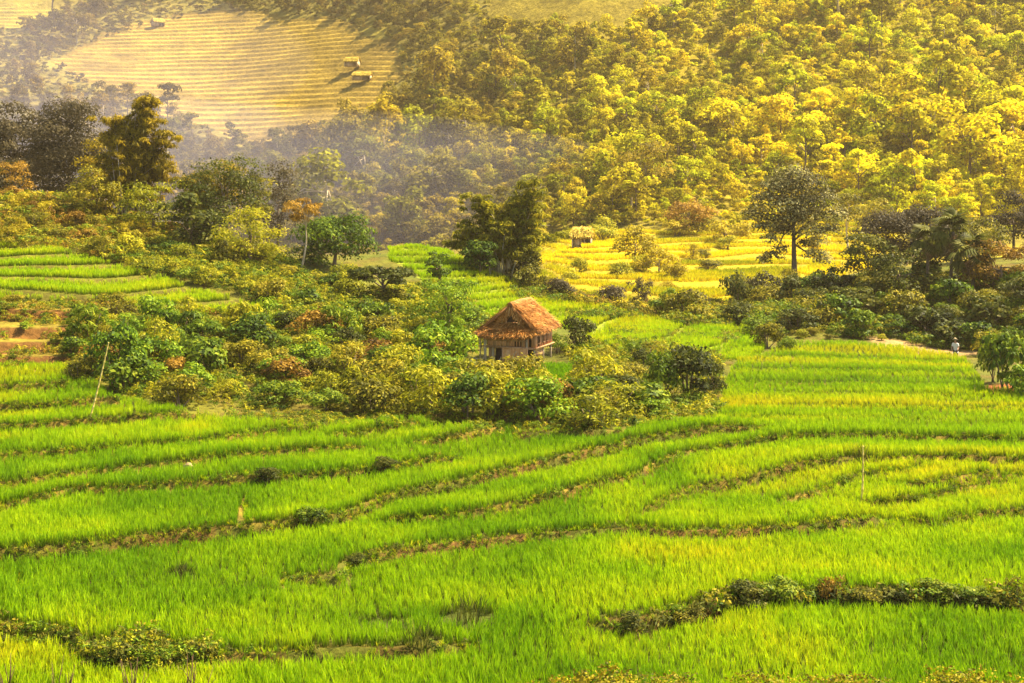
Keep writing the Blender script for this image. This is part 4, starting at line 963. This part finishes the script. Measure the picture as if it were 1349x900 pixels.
T_ = [  # name, label, u, d, width px, height px, material, options
 ('broadleaf_tree', 'dark purplish grey tree with forked pale trunk at the far left of the knoll', 92, 150, 104, 135, 'mauve', dict(k=40, per=300, leaf=.30, seed=31, trunk=.2, cz=.6, tmat='palebark')),
 ('broadleaf_tree', 'smaller grey tree filling the gap left of the dark purplish tree', 30, 156, 84, 135, 'mauve', dict(k=26, per=260, leaf=.32, seed=32)),
 ('round_bush', 'round brownish pink bush at the left edge of the knoll', 20, 134, 52, 208, 'rust', dict(k=14, per=90, leaf=.18, seed=33, cz=.5, rzf=.42, cat='bush')),
 ('broadleaf_tree', 'dense dark green tree on the knoll right of the tallest bamboo', 296, 122, 104, 203, 'dark', dict(k=30, per=140, leaf=.24, seed=34, cz=.58)),
 ('broadleaf_tree', 'slender green tree poking up behind the dense dark tree', 304, 127, 52, 197, 'bamboo', dict(k=14, per=80, leaf=.3, seed=35, cz=.74, rzf=.26, aspect=.3, droop=.4)),
 ('broadleaf_tree', 'small yellow green tree leaning beside the dark tree on the ridge', 338, 124, 44, 213, 'olive', dict(k=12, per=70, leaf=.28, seed=36, cz=.7, rzf=.3, aspect=.3)),
 ('broadleaf_tree', 'broad glossy green tree with drooping leaves at the right end of the knoll', 440, 114, 112, 270, 'green', dict(k=34, per=130, leaf=.30, seed=37, cz=.52, rzf=.46, droop=.5, aspect=.4)),
 ('feather_tree', 'thin pale trunk tree with a small rusty crown before the glossy green tree', 396, 111, 60, 254, 'rust', dict(k=12, per=60, leaf=.34, seed=38, cz=.84, rzf=.16, aspect=.24, droop=.5, tmat='palebark', trunk=.075, split=.8)),
 ('broadleaf_tree', 'grey brown tree behind the ridge left of the glossy green tree', 366, 140, 66, 220, 'mauve', dict(k=20, per=100, leaf=.26, seed=39)),
 ('broadleaf_tree', 'light green airy tree on the slope below the dense dark tree', 332, 112, 92, 272, 'yellowgreen', dict(k=26, per=80, leaf=.26, seed=40, cz=.5, rzf=.46, aspect=.36)),
 ('broadleaf_tree', 'bright leaved small tree under the tallest bamboo', 205, 120, 88, 233, 'yellowgreen', dict(k=18, per=90, leaf=.32, seed=41, cz=.55, rzf=.4, aspect=.35, droop=.3)),
 ('broadleaf_tree', 'dark bushy tree at the left foot of the tallest bamboo', 128, 124, 78, 220, 'olive', dict(k=20, per=100, leaf=.24, seed=42, cz=.55, rzf=.42)),
 ('broadleaf_tree', 'deep green low tree with large leaves right of the bright leaved small tree', 252, 116, 80, 250, 'dark', dict(k=18, per=80, leaf=.38, seed=43, cz=.52, rzf=.42, droop=.4)),
 ('umbrella_tree', 'flat topped grey green tree with a short reddish trunk below the glossy tree', 502, 104, 88, 345, 'dark', dict(k=18, per=100, leaf=.26, seed=44, cz=.66, rzf=.22, flat=.5)),
 ('broadleaf_tree', 'slim dark green tree between the hut and the glossy green tree', 580, 112, 40, 326, 'green', dict(k=10, per=80, leaf=.24, seed=45, cz=.6, rzf=.36)),
 ('feathery_tree', 'bright green feathery tree right behind the left corner of the hut', 592, 95, 80, 360, 'bright', dict(k=20, per=100, leaf=.28, seed=46, cz=.54, rzf=.44, aspect=.26, droop=.5)),
 ('round_tree', 'large round dark brown tree beside the palms on the right bank', 1205, 124, 156, 272, 'mauve', dict(k=40, per=300, leaf=.24, seed=47, cz=.62, rzf=.32, trunk=.16, low=-.3)),
 ('broadleaf_tree', 'grey green tree to the left of the large round tree', 1145, 121, 78, 304, 'dark', dict(k=20, per=90, leaf=.28, seed=48, cz=.55, rzf=.4)),
 ('broadleaf_tree', 'tall grey tree in the gap at the right edge above the reddish trees', 1335, 138, 84, 258, 'mauve', dict(k=24, per=110, leaf=.26, seed=49)),
 ('broadleaf_tree', 'reddish brown tree at the right edge under the tall grey tree', 1318, 113, 100, 318, 'rust', dict(k=24, per=110, leaf=.22, seed=50, cz=.54, rzf=.44)),
 ('broadleaf_tree', 'dark olive tree half behind the palms at the right', 1290, 125, 78, 286, 'olive', dict(k=20, per=100, leaf=.24, seed=51)),
 ('broadleaf_tree', 'golden leafy tree group member nearest the yellow thatched hut', 838, 178, 62, 298, 'gold', dict(k=18, per=80, leaf=.34, seed=52, cz=.56, rzf=.4, tmat='palebark')),
 ('broadleaf_tree', 'spreading golden tree low on the terraces right of the yellow hut', 868, 172, 56, 324, 'gold', dict(k=14, per=80, leaf=.32, seed=53, cz=.56, rzf=.38, tmat='palebark')),
 ('broadleaf_tree', 'orange brown tree above the golden terraces', 908, 222, 66, 262, 'rust', dict(k=18, per=80, leaf=.4, seed=54)),
 ('broadleaf_tree', 'tall dark gold round tree above the orange brown tree', 848, 252, 84, 178, 'bamboo', dict(k=22, per=110, leaf=.42, seed=55, cz=.62, rzf=.36)),
 ('broadleaf_tree', 'small pale trunk tree in the gap right of the lone tall tree', 1118, 196, 40, 248, 'olive', dict(k=10, per=70, leaf=.34, seed=56, cz=.66, rzf=.3, tmat='palebark')),
 ('broadleaf_tree', 'olive tree against the golden terraces right of the lone tall tree', 1150, 215, 70, 262, 'olive', dict(k=14, per=80, leaf=.4, seed=57)),
 ('broadleaf_tree', 'golden bushy tree left of the lone tall tree on the terrace top', 955, 214, 66, 288, 'gold', dict(k=14, per=80, leaf=.4, seed=58, cz=.55)),
 ('broadleaf_tree', 'dark green tree filling the bank between the round tree and the lone tree', 1100, 121, 76, 352, 'dark', dict(k=18, per=100, leaf=.26, seed=71, cz=.5, rzf=.46)),
 ('broadleaf_tree', 'low dark tree in front of the trunk of the round tree', 1185, 114, 96, 322, 'dark', dict(k=18, per=100, leaf=.26, seed=72, cz=.5, rzf=.46)),
 ('broadleaf_tree', 'olive tree behind the round tree, showing at its upper right', 1262, 134, 110, 282, 'olive', dict(k=20, per=100, leaf=.26, seed=73, cz=.55)),
 ('broadleaf_tree', 'dark tree at the very right edge below the reddish tree', 1352, 106, 70, 362, 'dark', dict(k=18, per=100, leaf=.24, seed=74, cz=.5, rzf=.46)),
 ('broadleaf_tree', 'grey tree at the left edge beside the round brownish bush', -6, 146, 70, 165, 'mauve', dict(k=24, per=260, leaf=.32, seed=75)),
 ('broadleaf_tree', 'low dark olive tree between the dark purplish tree and the tallest bamboo', 134, 136, 60, 190, 'bamboo', dict(k=16, per=100, leaf=.26, seed=76)),
 ('broadleaf_tree', 'leafy olive tree left of the two plumed bamboo at its foot', 632, 119, 56, 318, 'green', dict(k=16, per=110, leaf=.24, seed=77, cz=.5, rzf=.45)),
 ('broadleaf_tree', 'olive tree at the right foot of the two plumed bamboo', 690, 120, 50, 322, 'olive', dict(k=16, per=110, leaf=.24, seed=78, cz=.5, rzf=.45)),
]
for nm, lab, u_, d_, wpx, hpx, mt, kw in T_:
    kw = dict(kw); kw.pop('split', None); g_ = spot(u_, d_); hpx = HZ - g_.z / d_ * F - hpx
    broadleaf(nm, lab, u_, d_, m_at(wpx, d_), m_at(hpx, d_), M[mt], **kw)

# fan palms with skirts of dead fronds
def fan_mesh(name, mat, seed, n_=15, L=.95, spread=2.9, stalk=.75, droop=.45, wid=.13):
    r = np.random.default_rng(seed); V = []; Q = []; k = 0; T = []
    V += [(-.015, 0, 0), (.015, 0, 0), (.012, stalk, .1), (-.012, stalk, .1)]; Q.append((0, 1, 2, 3)); k = 4; T.append(.4)
    for a in np.linspace(-spread / 2, spread / 2, n_):
        l = L * (1 - .18 * abs(a)) * r.uniform(.85, 1.1); d = np.array([math.sin(a), math.cos(a), 0]); s_ = np.array([d[1], -d[0], .35]); b0 = np.array([0, stalk, .1])
        m_ = b0 + d * l * .55 + np.array([0, 0, .08]); e = b0 + d * l + np.array([0, 0, -droop * l])
        V += [b0 - s_ * .01, b0 + s_ * .01, m_ + s_ * wid / 2, e, m_ - s_ * wid / 2]
        Q += [(k, k + 1, k + 2, k + 4)]; T.append(np.clip(r.normal(.5, .2), 0, 1)); k += 5
    tri = []; tt = []
    for i in range(n_): b_ = 4 + i * 5; tri.append((b_ + 4, b_ + 2, b_ + 3)); tt.append(T[1 + i])
    return mesh_np(name, V, Q, tri, mat, {'tint': ('FACE', 'FLOAT', T + tt)})
FANS = [fan_mesh('frond', M['palm'], i) for i in range(3)]; DEAD = [fan_mesh('dead_frond', M['dry'], 9 + i, 11, .95, 1.3, .22, .3, .11) for i in range(2)]
def palm(label, u, d, h, s_, seed, lean=0.):
    p = spot(u, d); o = thing('fan_palm', label, 'palm', p); r = np.random.default_rng(seed)
    link('trunk', MB().tube([(0, 0, -.3), (lean * .4, 0, h * .5), (lean, 0, h)], [.16, .13, .12], 9).mesh('trunk', M['bark'], True), o)
    for i in range(30):
        el = r.uniform(-.75, 1.25); link('frond', FANS[i % 3], o, (lean, 0, h), (el, r.normal(0, .25), i * 2.4), s_ * r.uniform(.85, 1.15))
    for i in range(20):
        link('dead_frond', DEAD[i % 2], o, (lean, 0, h - .05 - .2 * r.random()), (-1.25 + r.normal(0, .12), r.normal(0, .2), i * 2.4), s_ * r.uniform(.8, 1.15))
palm('tallest fan palm with a brown skirt of dead fronds beside the round dark tree', 1252, 116, m_at(80, 116), 1.25, 61, .25)
palm('fan palm left of the tallest palm, its dead fronds hanging low', 1222, 117, m_at(66, 117), 1.1, 62)
palm('low fan palm right of the tallest palm, close to the reddish tree', 1282, 114, m_at(52, 114), 1.3, 63)
palm('yellowish young palm at the left edge of the knoll', 12, 146, 4.2, 1.1, 64)

# ------------------------------------------------------------------ shrubs: each one a thing with foliage and stems
SHR = {}
def shrub_parts(style, mat, var):
    key = (style, mat, var)
    if key not in SHR:
        sd = zlib.crc32(repr(key).encode()) % 100000; r = np.random.default_rng(sd)
        if style == 'round': cl = dome_clumps(18, .85, .85, .66, .42, r, (.36, .56), -.5); f = foliage('foliage', cl, 95, .115, M[mat], .1, .55, .6, sd)
        elif style == 'big': cl = dome_clumps(15, .8, .8, .66, .44, r, (.36, .52), -.5); f = foliage('foliage', cl, 62, .175, M[mat], .4, .6, .55, sd)
        elif style == 'feather': cl = dome_clumps(20, .75, .75, .8, .55, r, (.30, .48), -.6); f = foliage('foliage', cl, 46, .26, M[mat], .5, .3, .2, sd)
        else: cl = np.array([(r.normal(0, .3), r.normal(0, .3), r.uniform(.12, 1.2), r.uniform(.26, .42), .8) for _ in range(18)]); f = foliage('foliage', cl, 58, .16, M[mat], .2, .4, .32, sd)
        mb = MB()
        for i in range(5): mb.tube([(r.normal(0, .08), r.normal(0, .08), -.15), tuple(cl[i, :3] * .55), tuple(cl[i, :3])], [.03, .022, .008], 5)
        SHR[key] = (f, mb.mesh('stems', M['bark'], True))
    return SHR[key]
CW_ = {'green': 'deep green', 'olive': 'olive green', 'yellowgreen': 'yellow green', 'dark': 'dark green', 'mauve': 'greyish brown', 'rust': 'rusty brown', 'gold': 'golden', 'bright': 'bright green', 'bamboo': 'brownish olive', 'pale': 'pale'}
SW_ = {'round': 'rounded', 'big': 'large leaved', 'feather': 'feathery', 'upright': 'wispy'}
def shrub(p, size, style, mat, label, group=None, hs=1.0, cat='shrub'):
    f, s_ = shrub_parts(style, mat, int(rng.integers(0, 3)))
    o = thing('shrub', label, cat, p, rng.uniform(0, 6.28), group, (size, size, size * hs))
    link('foliage', f, o); link('stems', s_, o); return o
placed = []; NUM = []
ORD = ['first', 'second', 'third', 'fourth', 'fifth', 'sixth', 'seventh', 'eighth', 'ninth', 'tenth', 'eleventh', 'twelfth', 'thirteenth', 'fourteenth', 'fifteenth', 'sixteenth', 'seventeenth', 'eighteenth', 'nineteenth', 'twentieth']
def tell_apart(items):
    """look-alikes of one label are told apart by their order from the left"""
    by = {}
    for o, u_ in items: by.setdefault(o['label'], []).append((u_, o))
    for lab, L in by.items():
        if len(L) < 2: continue
        L.sort(key=lambda q: q[0])
        for i, (_u, o) in enumerate(L):
            o['label'] = lab + (', leftmost' if i == 0 else ', rightmost' if i == len(L) - 1 else ', %s from left' % ORD[i] if i < 20 else ', %s from right' % ORD[min(19, len(L) - 1 - i)])
def thicket(poly, n_, y0, y1, smin, smax, mix, where, group, mind=.75, hs=(.7, 1.15)):
    P = np.array(poly); done = 0; tries = 0
    u0, v0 = P.min(0); u1, v1 = P.max(0)
    us = rng.uniform(max(u0, -25), min(u1, 1375), n_ * 12); vs = rng.uniform(v0, v1, n_ * 12)
    ok = poly_sd(us, vs, poly) > 1; us, vs = us[ok], vs[ok]
    W3 = cast(us, vs, gz, y0, y1, 500)
    for uu, vv, w in zip(us, vs, W3):
        if done >= n_ or np.isnan(w[0]): continue
        if CLEAR[0][0] < uu < CLEAR[4][0] and 452 < vv < 508 + (20 if vv < 530 else 0) and poly_sd(np.array([uu]), np.array([vv]), CLEAR)[0] > -16: continue
        sz = rng.uniform(smin, smax) * (1.25 if rng.random() < .15 else 1)
        if any((w[0] - a) ** 2 + (w[1] - b_) ** 2 < (mind * (sz + s2) * .5) ** 2 for a, b_, s2 in placed): continue
        if (w[0] - b.x) ** 2 + (w[1] - b.y) ** 2 < 3.2 ** 2 and w[1] < b.y + 3: continue
        placed.append((w[0], w[1], sz)); st_, mt = mix[int(rng.integers(0, len(mix)))]
        NUM.append((shrub(w - np.array([0, 0, .05]), sz, st_, mt, '%s %s shrub %s' % (CW_[mt], SW_[st_], where), group, rng.uniform(*hs)), uu)); done += 1
def one_shrub(u_, d_, wpx, hpx, style, mat, label, cat='shrub'):
    p = spot(u_, d_); w = m_at(wpx, d_) / 2; f, s_ = shrub_parts(style, mat, int(rng.integers(0, 3)))
    o = thing('shrub', label, cat, p, rng.uniform(0, 6.28), None, (w, w, m_at(hpx, d_) / 1.25)); link('foliage', f, o); link('stems', s_, o); placed.append((p.x, p.y, w))
MIXO = [('round', 'green'), ('feather', 'green'), ('upright', 'bright'), ('round', 'bright'), ('big', 'green'), ('round', 'olive'), ('round', 'yellowgreen'), ('upright', 'yellowgreen'), ('feather', 'yellowgreen'), ('round', 'green'), ('round', 'dark'), ('upright', 'olive'), ('round', 'rust'), ('big', 'green'), ('upright', 'yellowgreen'), ('round', 'olive')]
one_shrub(905, 78.5, 100, 78, 'round', 'dark', 'big dark green bush at the right tip of the thicket, against the open rice')
one_shrub(872, 77.5, 62, 70, 'round', 'green', 'mid green bush tucked against the left side of the big dark bush')
one_shrub(940, 80, 44, 52, 'round', 'dark', 'smaller dark bush joined to the right side of the big dark bush')
one_shrub(150, 80, 86, 78, 'round', 'bright', 'bright green bush just right of the leaning bamboo pole')
one_shrub(1012, 99, 54, 40, 'round', 'olive', 'low olive bush alone at the top corner of the open valley field')
one_shrub(1035, 97, 30, 24, 'round', 'green', 'small green bush right beside the low olive bush')
one_shrub(760, 92, 62, 48, 'round', 'dark', 'dark bush under the right wall of the hut')
one_shrub(735, 90.5, 34, 30, 'round', 'green', 'small green bush growing by the stilts of the hut')
one_shrub(600, 91.5, 40, 36, 'feather', 'bright', 'light feathery bush beside the rails left of the hut')
one_shrub(1325, 80, 84, 84, 'big', 'green', 'large leaved green bush on the red bank at the right edge')
one_shrub(1352, 78, 60, 50, 'big', 'bright', 'bright low bush in front of the large leaved one at the right edge')
one_shrub(1308, 84, 54, 66, 'round', 'green', 'rounded green bush left of the large leaved one at the right edge')
one_shrub(808, 138, 56, 28, 'round', 'mauve', 'low greyish bush at the left end of the row under the golden terraces')
one_shrub(842, 138, 36, 38, 'upright', 'mauve', 'upright greyish bush in the row under the golden terraces')
one_shrub(912, 132, 56, 36, 'round', 'mauve', 'greyish bush at the right end of the row under the golden terraces')
one_shrub(970, 127, 56, 62, 'round', 'dark', 'dark bush below and left of the lone tall tree')
one_shrub(1005, 128, 70, 48, 'round', 'pale', 'pale leafy bush at the foot of the lone tall tree')
one_shrub(700, 118, 56, 40, 'round', 'olive', 'olive bush at the right foot of the two plumed bamboo')
one_shrub(735, 116, 50, 28, 'round', 'mauve', 'low greyish bush right of the two plumed bamboo')
W1 = 'in the thicket below the hut'
for part, (x0, x1), txt in ((0, (80, 260), 'in the thicket behind the leaning bamboo pole'), (1, (260, 420), 'in the thicket half way to the hut'), (2, (420, 580), 'in the thicket left of the hut'), (3, (580, 730), 'straight below the hut'), (4, (730, 860), 'below and right of the hut')):
    cp = [(max(x0, min(x1, a)), c_) for a, c_ in THICKET]
    thicket(cp, (26, 24, 24, 18, 16)[part], 66, 108, .95, 2.0, MIXO, txt, 'shrubs of the thicket around the hut')
thicket(UPPER, 46, 80, 130, .8, 1.7, [('round', 'olive'), ('round', 'yellowgreen'), ('upright', 'yellowgreen'), ('big', 'green'), ('feather', 'olive'), ('round', 'green')], 'on the knoll slope above the thicket', 'shrubs on the slope of the knoll')
thicket(SCRUB, 34, 100, 135, .7, 1.3, [('round', 'olive'), ('upright', 'gold'), ('round', 'rust'), ('feather', 'olive'), ('upright', 'olive')], 'in the dry scrub atop the knoll', 'shrubs in the dry scrub')
thicket(RBANK, 80, 98, 142, .9, 2.2, [('round', 'olive'), ('big', 'dark'), ('big', 'green'), ('round', 'green'), ('round', 'olive'), ('round', 'dark'), ('upright', 'olive')], 'on the bank under the palms', 'shrubs on the right bank')
thicket([(-100, 398), (120, 398), (240, 414), (120, 436), (-100, 430)], 12, 80, 104, .45, .8, [('round', 'green'), ('round', 'olive'), ('big', 'bright')], 'above the bare ochre terraces', 'shrubs on the left terrace bank', .9, (.6, .9))
thicket([(960, 440), (1040, 432), (1160, 446), (1250, 462), (1160, 452), (1040, 445)], 12, 95, 112, .4, .7, [('round', 'olive'), ('round', 'yellowgreen'), ('round', 'green')], 'along the far edge of the valley field', 'shrubs along the upper field edge')
thicket([(718, 398), (722, 322), (900, 316), (1000, 320), (1090, 302), (1180, 292), (1180, 340), (1000, 392), (900, 408)], 12, 143, 244, 1.0, 2.0, [('round', 'gold'), ('round', 'yellowgreen'), ('round', 'olive'), ('upright', 'gold')], 'on the golden terraces', 'shrubs on the golden terraces', 2.2)
thicket([(700, 318), (760, 308), (900, 300), (1000, 308), (1090, 292), (1180, 282), (1180, 292), (1000, 322), (900, 320), (720, 326)], 12, 205, 262, 1.4, 3.2, [('round', 'gold'), ('round', 'yellowgreen'), ('round', 'olive'), ('big', 'gold')], 'at the upper rim of the golden terraces', 'shrubs at the upper rim of the golden terraces', .9)
# foreground hedge on the bank at the lower right, and dark tufts
HEDGE = [(830, 836, 68, 44, 'upright', 'dark', 'dark tuft bush standing apart at the left end of the foreground hedge'), (905, 822, 60, 34, 'round', 'olive', 'low olive bush second from the left of the foreground hedge'),
         (985, 806, 76, 56, 'round', 'dark', 'broad dark bush at the bend of the foreground hedge'), (1022, 803, 72, 60, 'round', 'green', 'tallest green bush of the foreground hedge'), (1068, 802, 60, 46, 'big', 'green', 'leafy green bush right of the tallest hedge bush'),
         (1092, 800, 46, 56, 'upright', 'rust', 'reddish tipped bush in the middle of the foreground hedge'), (1135, 801, 60, 30, 'round', 'olive', 'low olive bush right of the reddish tipped one'), (1180, 803, 60, 36, 'big', 'dark', 'dark leaved bush right of centre in the foreground hedge'),
         (1232, 804, 64, 44, 'round', 'green', 'rounded green bush in the right part of the foreground hedge'), (1285, 808, 54, 34, 'round', 'green', 'small green bush near the right end of the foreground hedge'), (1338, 810, 50, 66, 'upright', 'olive', 'upright olive bush at the right end of the foreground hedge')]
for u_, v_, wpx, hpx, st_, mt, lab in HEDGE:
    p = at(u_, v_); d_ = p[1]; one_shrub(u_, d_, wpx, hpx * .66, st_, mt, lab)
for u_, v_, wpx, hpx, lab in ((616, 828, 62, 42, 'dark grass tuft alone in the middle of the near rice field'), (552, 858, 48, 34, 'dark grass tuft low left of the lone tuft in the near rice'), (238, 766, 34, 26, 'small dark tuft in the rice left of the curved bund'), (1134, 606, 30, 18, 'small dark tuft behind the thin upright pole') ):
    p = at(u_, v_); w = m_at(wpx, p[1]); cl = [rice_clump('blades', M['dark'], 60, w * .8, w * .30, .022, 300 + int(u_), .35, .4)]
    o = thing('grass_tuft', lab, 'grass tuft', p); link('blades', cl[0], o)['kind'] = 'stuff'
for u_, v_, wpx, mt, lab in ((352, 640, 46, 'dark', 'dark weed clump on the bund right of the pale stone'), (505, 622, 40, 'dark', 'dark weed clump on the bund in the middle distance'), (410, 695, 50, 'green', 'green weed clump where two bunds meet'), (100, 742, 36, 'green', 'green weed clump on the left bund'), (470, 752, 34, 'dark', 'dark weed clump under the hook of the curved bund'), (662, 588, 14, 'dark', 'tiny dark shrub at the rice edge below the thicket')):
    p = at(u_, v_); one_shrub(u_, p[1], wpx, wpx * .55, 'round', mt, lab, 'weed')
for i, (u_, hpx, lab) in enumerate(((8, 50, 'bare brown twigs at the bottom left corner'), (82, 44, 'bare brown twigs second from the left at the bottom'), (178, 36, 'reddish dry twigs low in the weedy bank'), (252, 52, 'tallest bare forked twigs by the weedy bank'))):
    d_ = 38.3; p = spot(u_, d_); h = m_at(hpx, d_) + .55; mb = MB(); r = np.random.default_rng(400 + i)
    for k in range(6):
        a = np.array([r.normal(0, .12), r.normal(0, .1), -.1]); e = np.array([a[0] + r.normal(0, .2), r.normal(0, .12), h * r.uniform(.6, 1.05)]); m_ = (a + e) / 2 + r.normal(0, .04, 3)
        mb.tube([a, m_, e], [.022, .016, .007], 5); f_ = m_ + np.array([r.normal(0, .16), 0, h * r.uniform(.2, .35)]); mb.tube([m_, f_], [.012, .005], 4)
    tag(link('dry_twigs', mb.mesh('dry_twigs', M['twig'], True), None, p), lab, 'twigs')

# ------------------------------------------------------------------ the forest on the hillside
FV = []
for i in range(10):
    r = np.random.default_rng(500 + i); tall = i % 3 == 2
    cl = dome_clumps(24 if not tall else 14, .40 if not tall else .28, .40 if not tall else .28, .44 if not tall else .32, .50 if not tall else .66, r, (.22, .40), -.75, .8)
    f = foliage('crown', cl, 64, .058, M['forest'], .1, .5, .6, 500 + i, .34)
    FV.append((f, trunk_mesh('trunk', .68, .016, M['palebark' if i % 3 == 0 else 'bark'], cl[:5], i, (0, 0), 5)))
skyv = np.full(1800, 1e9); u, v = pix(NX, NYY, NZ); ui = np.clip((u + 200).astype(int), 0, 1799); np.minimum.at(skyv, ui.ravel(), v.ravel() - 12)
P = []
for y0, y1, sp in ((205, 300, 3.5), (300, 400, 4.0), (400, 640, 5.2)):
    P.append(cand(y0, y1, sp, .46))
P = np.concatenate(P); z = gz(P[:, 0], P[:, 1]); u, v = pix(P[:, 0], P[:, 1], z)
hgt = np.exp(rng.normal(1.50, .38, len(P))) * (.8 + .5 * vnoise(P[:, 0], P[:, 1], 35, 90)) * np.where(rng.random(len(P)) < .06, 1.8, 1)
inz = np.zeros(len(P), bool)
for k in (3, 4, 5, 6):
    nm, poly, a, c_, _s = STEPS[k]; inz |= (poly_sd(u, v, poly) > -3) & (P[:, 1] > a) & (P[:, 1] < c_)
open_ = (vnoise(P[:, 0], P[:, 1], 45, 91) > .80)
front_ok = P[:, 1] > np.where(u > 700, 222, 262)
vt = v - hgt / P[:, 1] * F
vis = vt < skyv[np.clip((u + 200).astype(int), 0, 1799)]
ok = ~inz & front_ok & vis & (u > -190) & (u < 1540) & (v > -8) & ~(open_ & (rng.random(len(P)) < .75))
P, z, u, v, hgt, vt = P[ok], z[ok], u[ok], v[ok], hgt[ok], vt[ok]
szpx = hgt / P[:, 1]
order = np.argsort(-szpx * ((u > -15) & (u < 1364))); big = order[:290]; rest = order[290:]
LM = [(70, 'at the left edge'), (140, 'above the purplish tree'), (230, 'above the tallest bamboo'), (330, 'above the dense dark tree'), (440, 'above the glossy tree'), (520, 'right of the glossy tree'), (600, 'left of the plumed bamboo'), (720, 'above the plumed bamboo'), (800, 'above the yellow hut'),
      (880, 'above the golden trees'), (985, 'left of the lone tree'), (1100, 'above the lone tree'), (1180, 'right of the lone tree'), (1285, 'above the palms'), (9999, 'at the right edge')]
def ftell(u_, v_):
    c_ = 'yellow' if u_ > 950 else 'golden olive' if u_ > 640 else 'hazy olive' if u_ > 440 else 'hazy grey'
    r_ = 'at the forest foot' if v_ > 240 else 'low on the slope' if v_ > 180 else 'halfway up' if v_ > 110 else 'high on the slope' if v_ > 50 else 'near the hilltop'
    return '%s forest tree %s %s' % (c_, r_, [t_ for lim, t_ in LM if u_ < lim][0])
FT = []
def fzone(u_, v_):
    if u_ > 950: return ('yellow green forest tree on the sunlit right hand slope', 'trees of the sunlit right slope') if v_ > 110 else ('golden forest tree high on the sunlit right hand slope', 'trees high on the right slope')
    if u_ > 640: return ('golden olive forest tree on the slope above the yellow thatched hut', 'trees above the yellow hut') if v_ > 110 else ('olive forest tree near the top of the slope in the middle', 'trees at the top of the middle slope')
    if u_ > 440: return ('hazy olive forest tree on the middle slope behind the bamboo', 'trees of the hazy middle slope') if v_ > 150 else ('dull olive forest tree right of the straw coloured field', 'trees right of the straw field')
    return ('hazy grey forest tree below the straw coloured field', 'trees below the straw field') if v_ > 130 else ('hazy tree in the groves around the straw coloured field', 'trees around the straw field')
for i in big:
    grp = fzone(u[i], v[i])[1]; lab = ftell(u[i], v[i]); f, t_ = FV[int(rng.integers(0, 10))]; h = hgt[i]; w = h * rng.uniform(.85, 1.2)
    o = thing('forest_tree', lab, 'tree', (P[i, 0], P[i, 1], z[i] - .2), rng.uniform(0, 6.28), grp, (w, w, h)); link('crown', f, o); link('trunk', t_, o); FT.append((o, u[i]))
tell_apart(FT); tell_apart(NUM)
joined = []
for f, t_ in FV:
    joined.append(f)
scatter('forest', np.c_[P[rest], z[rest] - .2], hgt[rest], np.zeros(len(rest)), joined, .05)
# low growth between the trees
bushes = []
for i in range(4):
    r = np.random.default_rng(700 + i); bushes.append(foliage('bush', dome_clumps(8, .5, .5, .42, .35, r, (.3, .5), -.2), 30, .14, M['forest'], .1, .55, .6, 700 + i))
Q = np.concatenate([cand(205, 330, 2.6, .46), cand(330, 640, 3.8, .46)]); zq = gz(Q[:, 0], Q[:, 1]); uq, vq = pix(Q[:, 0], Q[:, 1], zq)
inz = np.zeros(len(Q), bool)
for k in (3, 4, 5, 6):
    nm, poly, a, c_, _s = STEPS[k]; inz |= (poly_sd(uq, vq, poly) > 0) & (Q[:, 1] > a) & (Q[:, 1] < c_)
ok = ~inz & (Q[:, 1] > np.where(uq > 700, 214, 250)) & (vq - 14 < skyv[np.clip((uq + 200).astype(int), 0, 1799)]) & (uq > -190) & (uq < 1540) & (vq > -12)
Q, zq = Q[ok], zq[ok]
scatter('undergrowth', np.c_[Q, zq - .1], rng.uniform(1.4, 3.4, len(Q)), np.zeros(len(Q)), bushes, .05)

# ------------------------------------------------------------------ the air
zmin = min(NZ.min(), HZ_.min()) - 1; zmax = HZ_.max() + 18; X1 = 1000; Y0, Y1 = -60, 800
mb = MB(); mb.box((0, (Y0 + Y1) / 2, (zmin + zmax) / 2), (2 * X1, Y1 - Y0, zmax - zmin))
hm, t = new_mat('haze_air'); pv = N(t, 'ShaderNodeVolumePrincipled'); o_ = N(t, 'ShaderNodeOutputMaterial')
pv.inputs['Color'].default_value = (*HAZE_COLOR, 1); pv.inputs['Density'].default_value = HAZE_DENSITY; pv.inputs['Anisotropy'].default_value = .2
t.links.new(pv.outputs[0], o_.inputs['Volume'])
hz = link('haze', mb.mesh('haze', hm)); hz['kind'] = 'stuff'
def mist(name, c, r_, dens, colr):
    bm = bmesh.new(); bmesh.ops.create_icosphere(bm, subdivisions=4, radius=1)
    for vv in bm.verts:
        k = 1 + .25 * (float(vnoise(vv.co.x * 2 + 9, vv.co.z * 2 + vv.co.y + 5, 1., 3)) - .5)
        vv.co = Vector((vv.co.x * r_[0] * k, vv.co.y * r_[1] * k, vv.co.z * r_[2] * k))
    me = bpy.data.meshes.new(name); bm.to_mesh(me); bm.free()
    m, t = new_mat(name + '_air'); q = N(t, 'ShaderNodeVolumePrincipled'); oo = N(t, 'ShaderNodeOutputMaterial')
    q.inputs['Color'].default_value = (*colr, 1); q.inputs['Density'].default_value = dens; t.links.new(q.outputs[0], oo.inputs['Volume'])
    me.materials.append(m); o = link(name, me, None, c); o['kind'] = 'stuff'
mist('mist', (-82, 288, -9), (112, 62, 24), .0013, (.86, .82, 1.0))
mist('mist', (-175, 400, 22), (120, 70, 36), .0011, (.90, .82, 1.0))
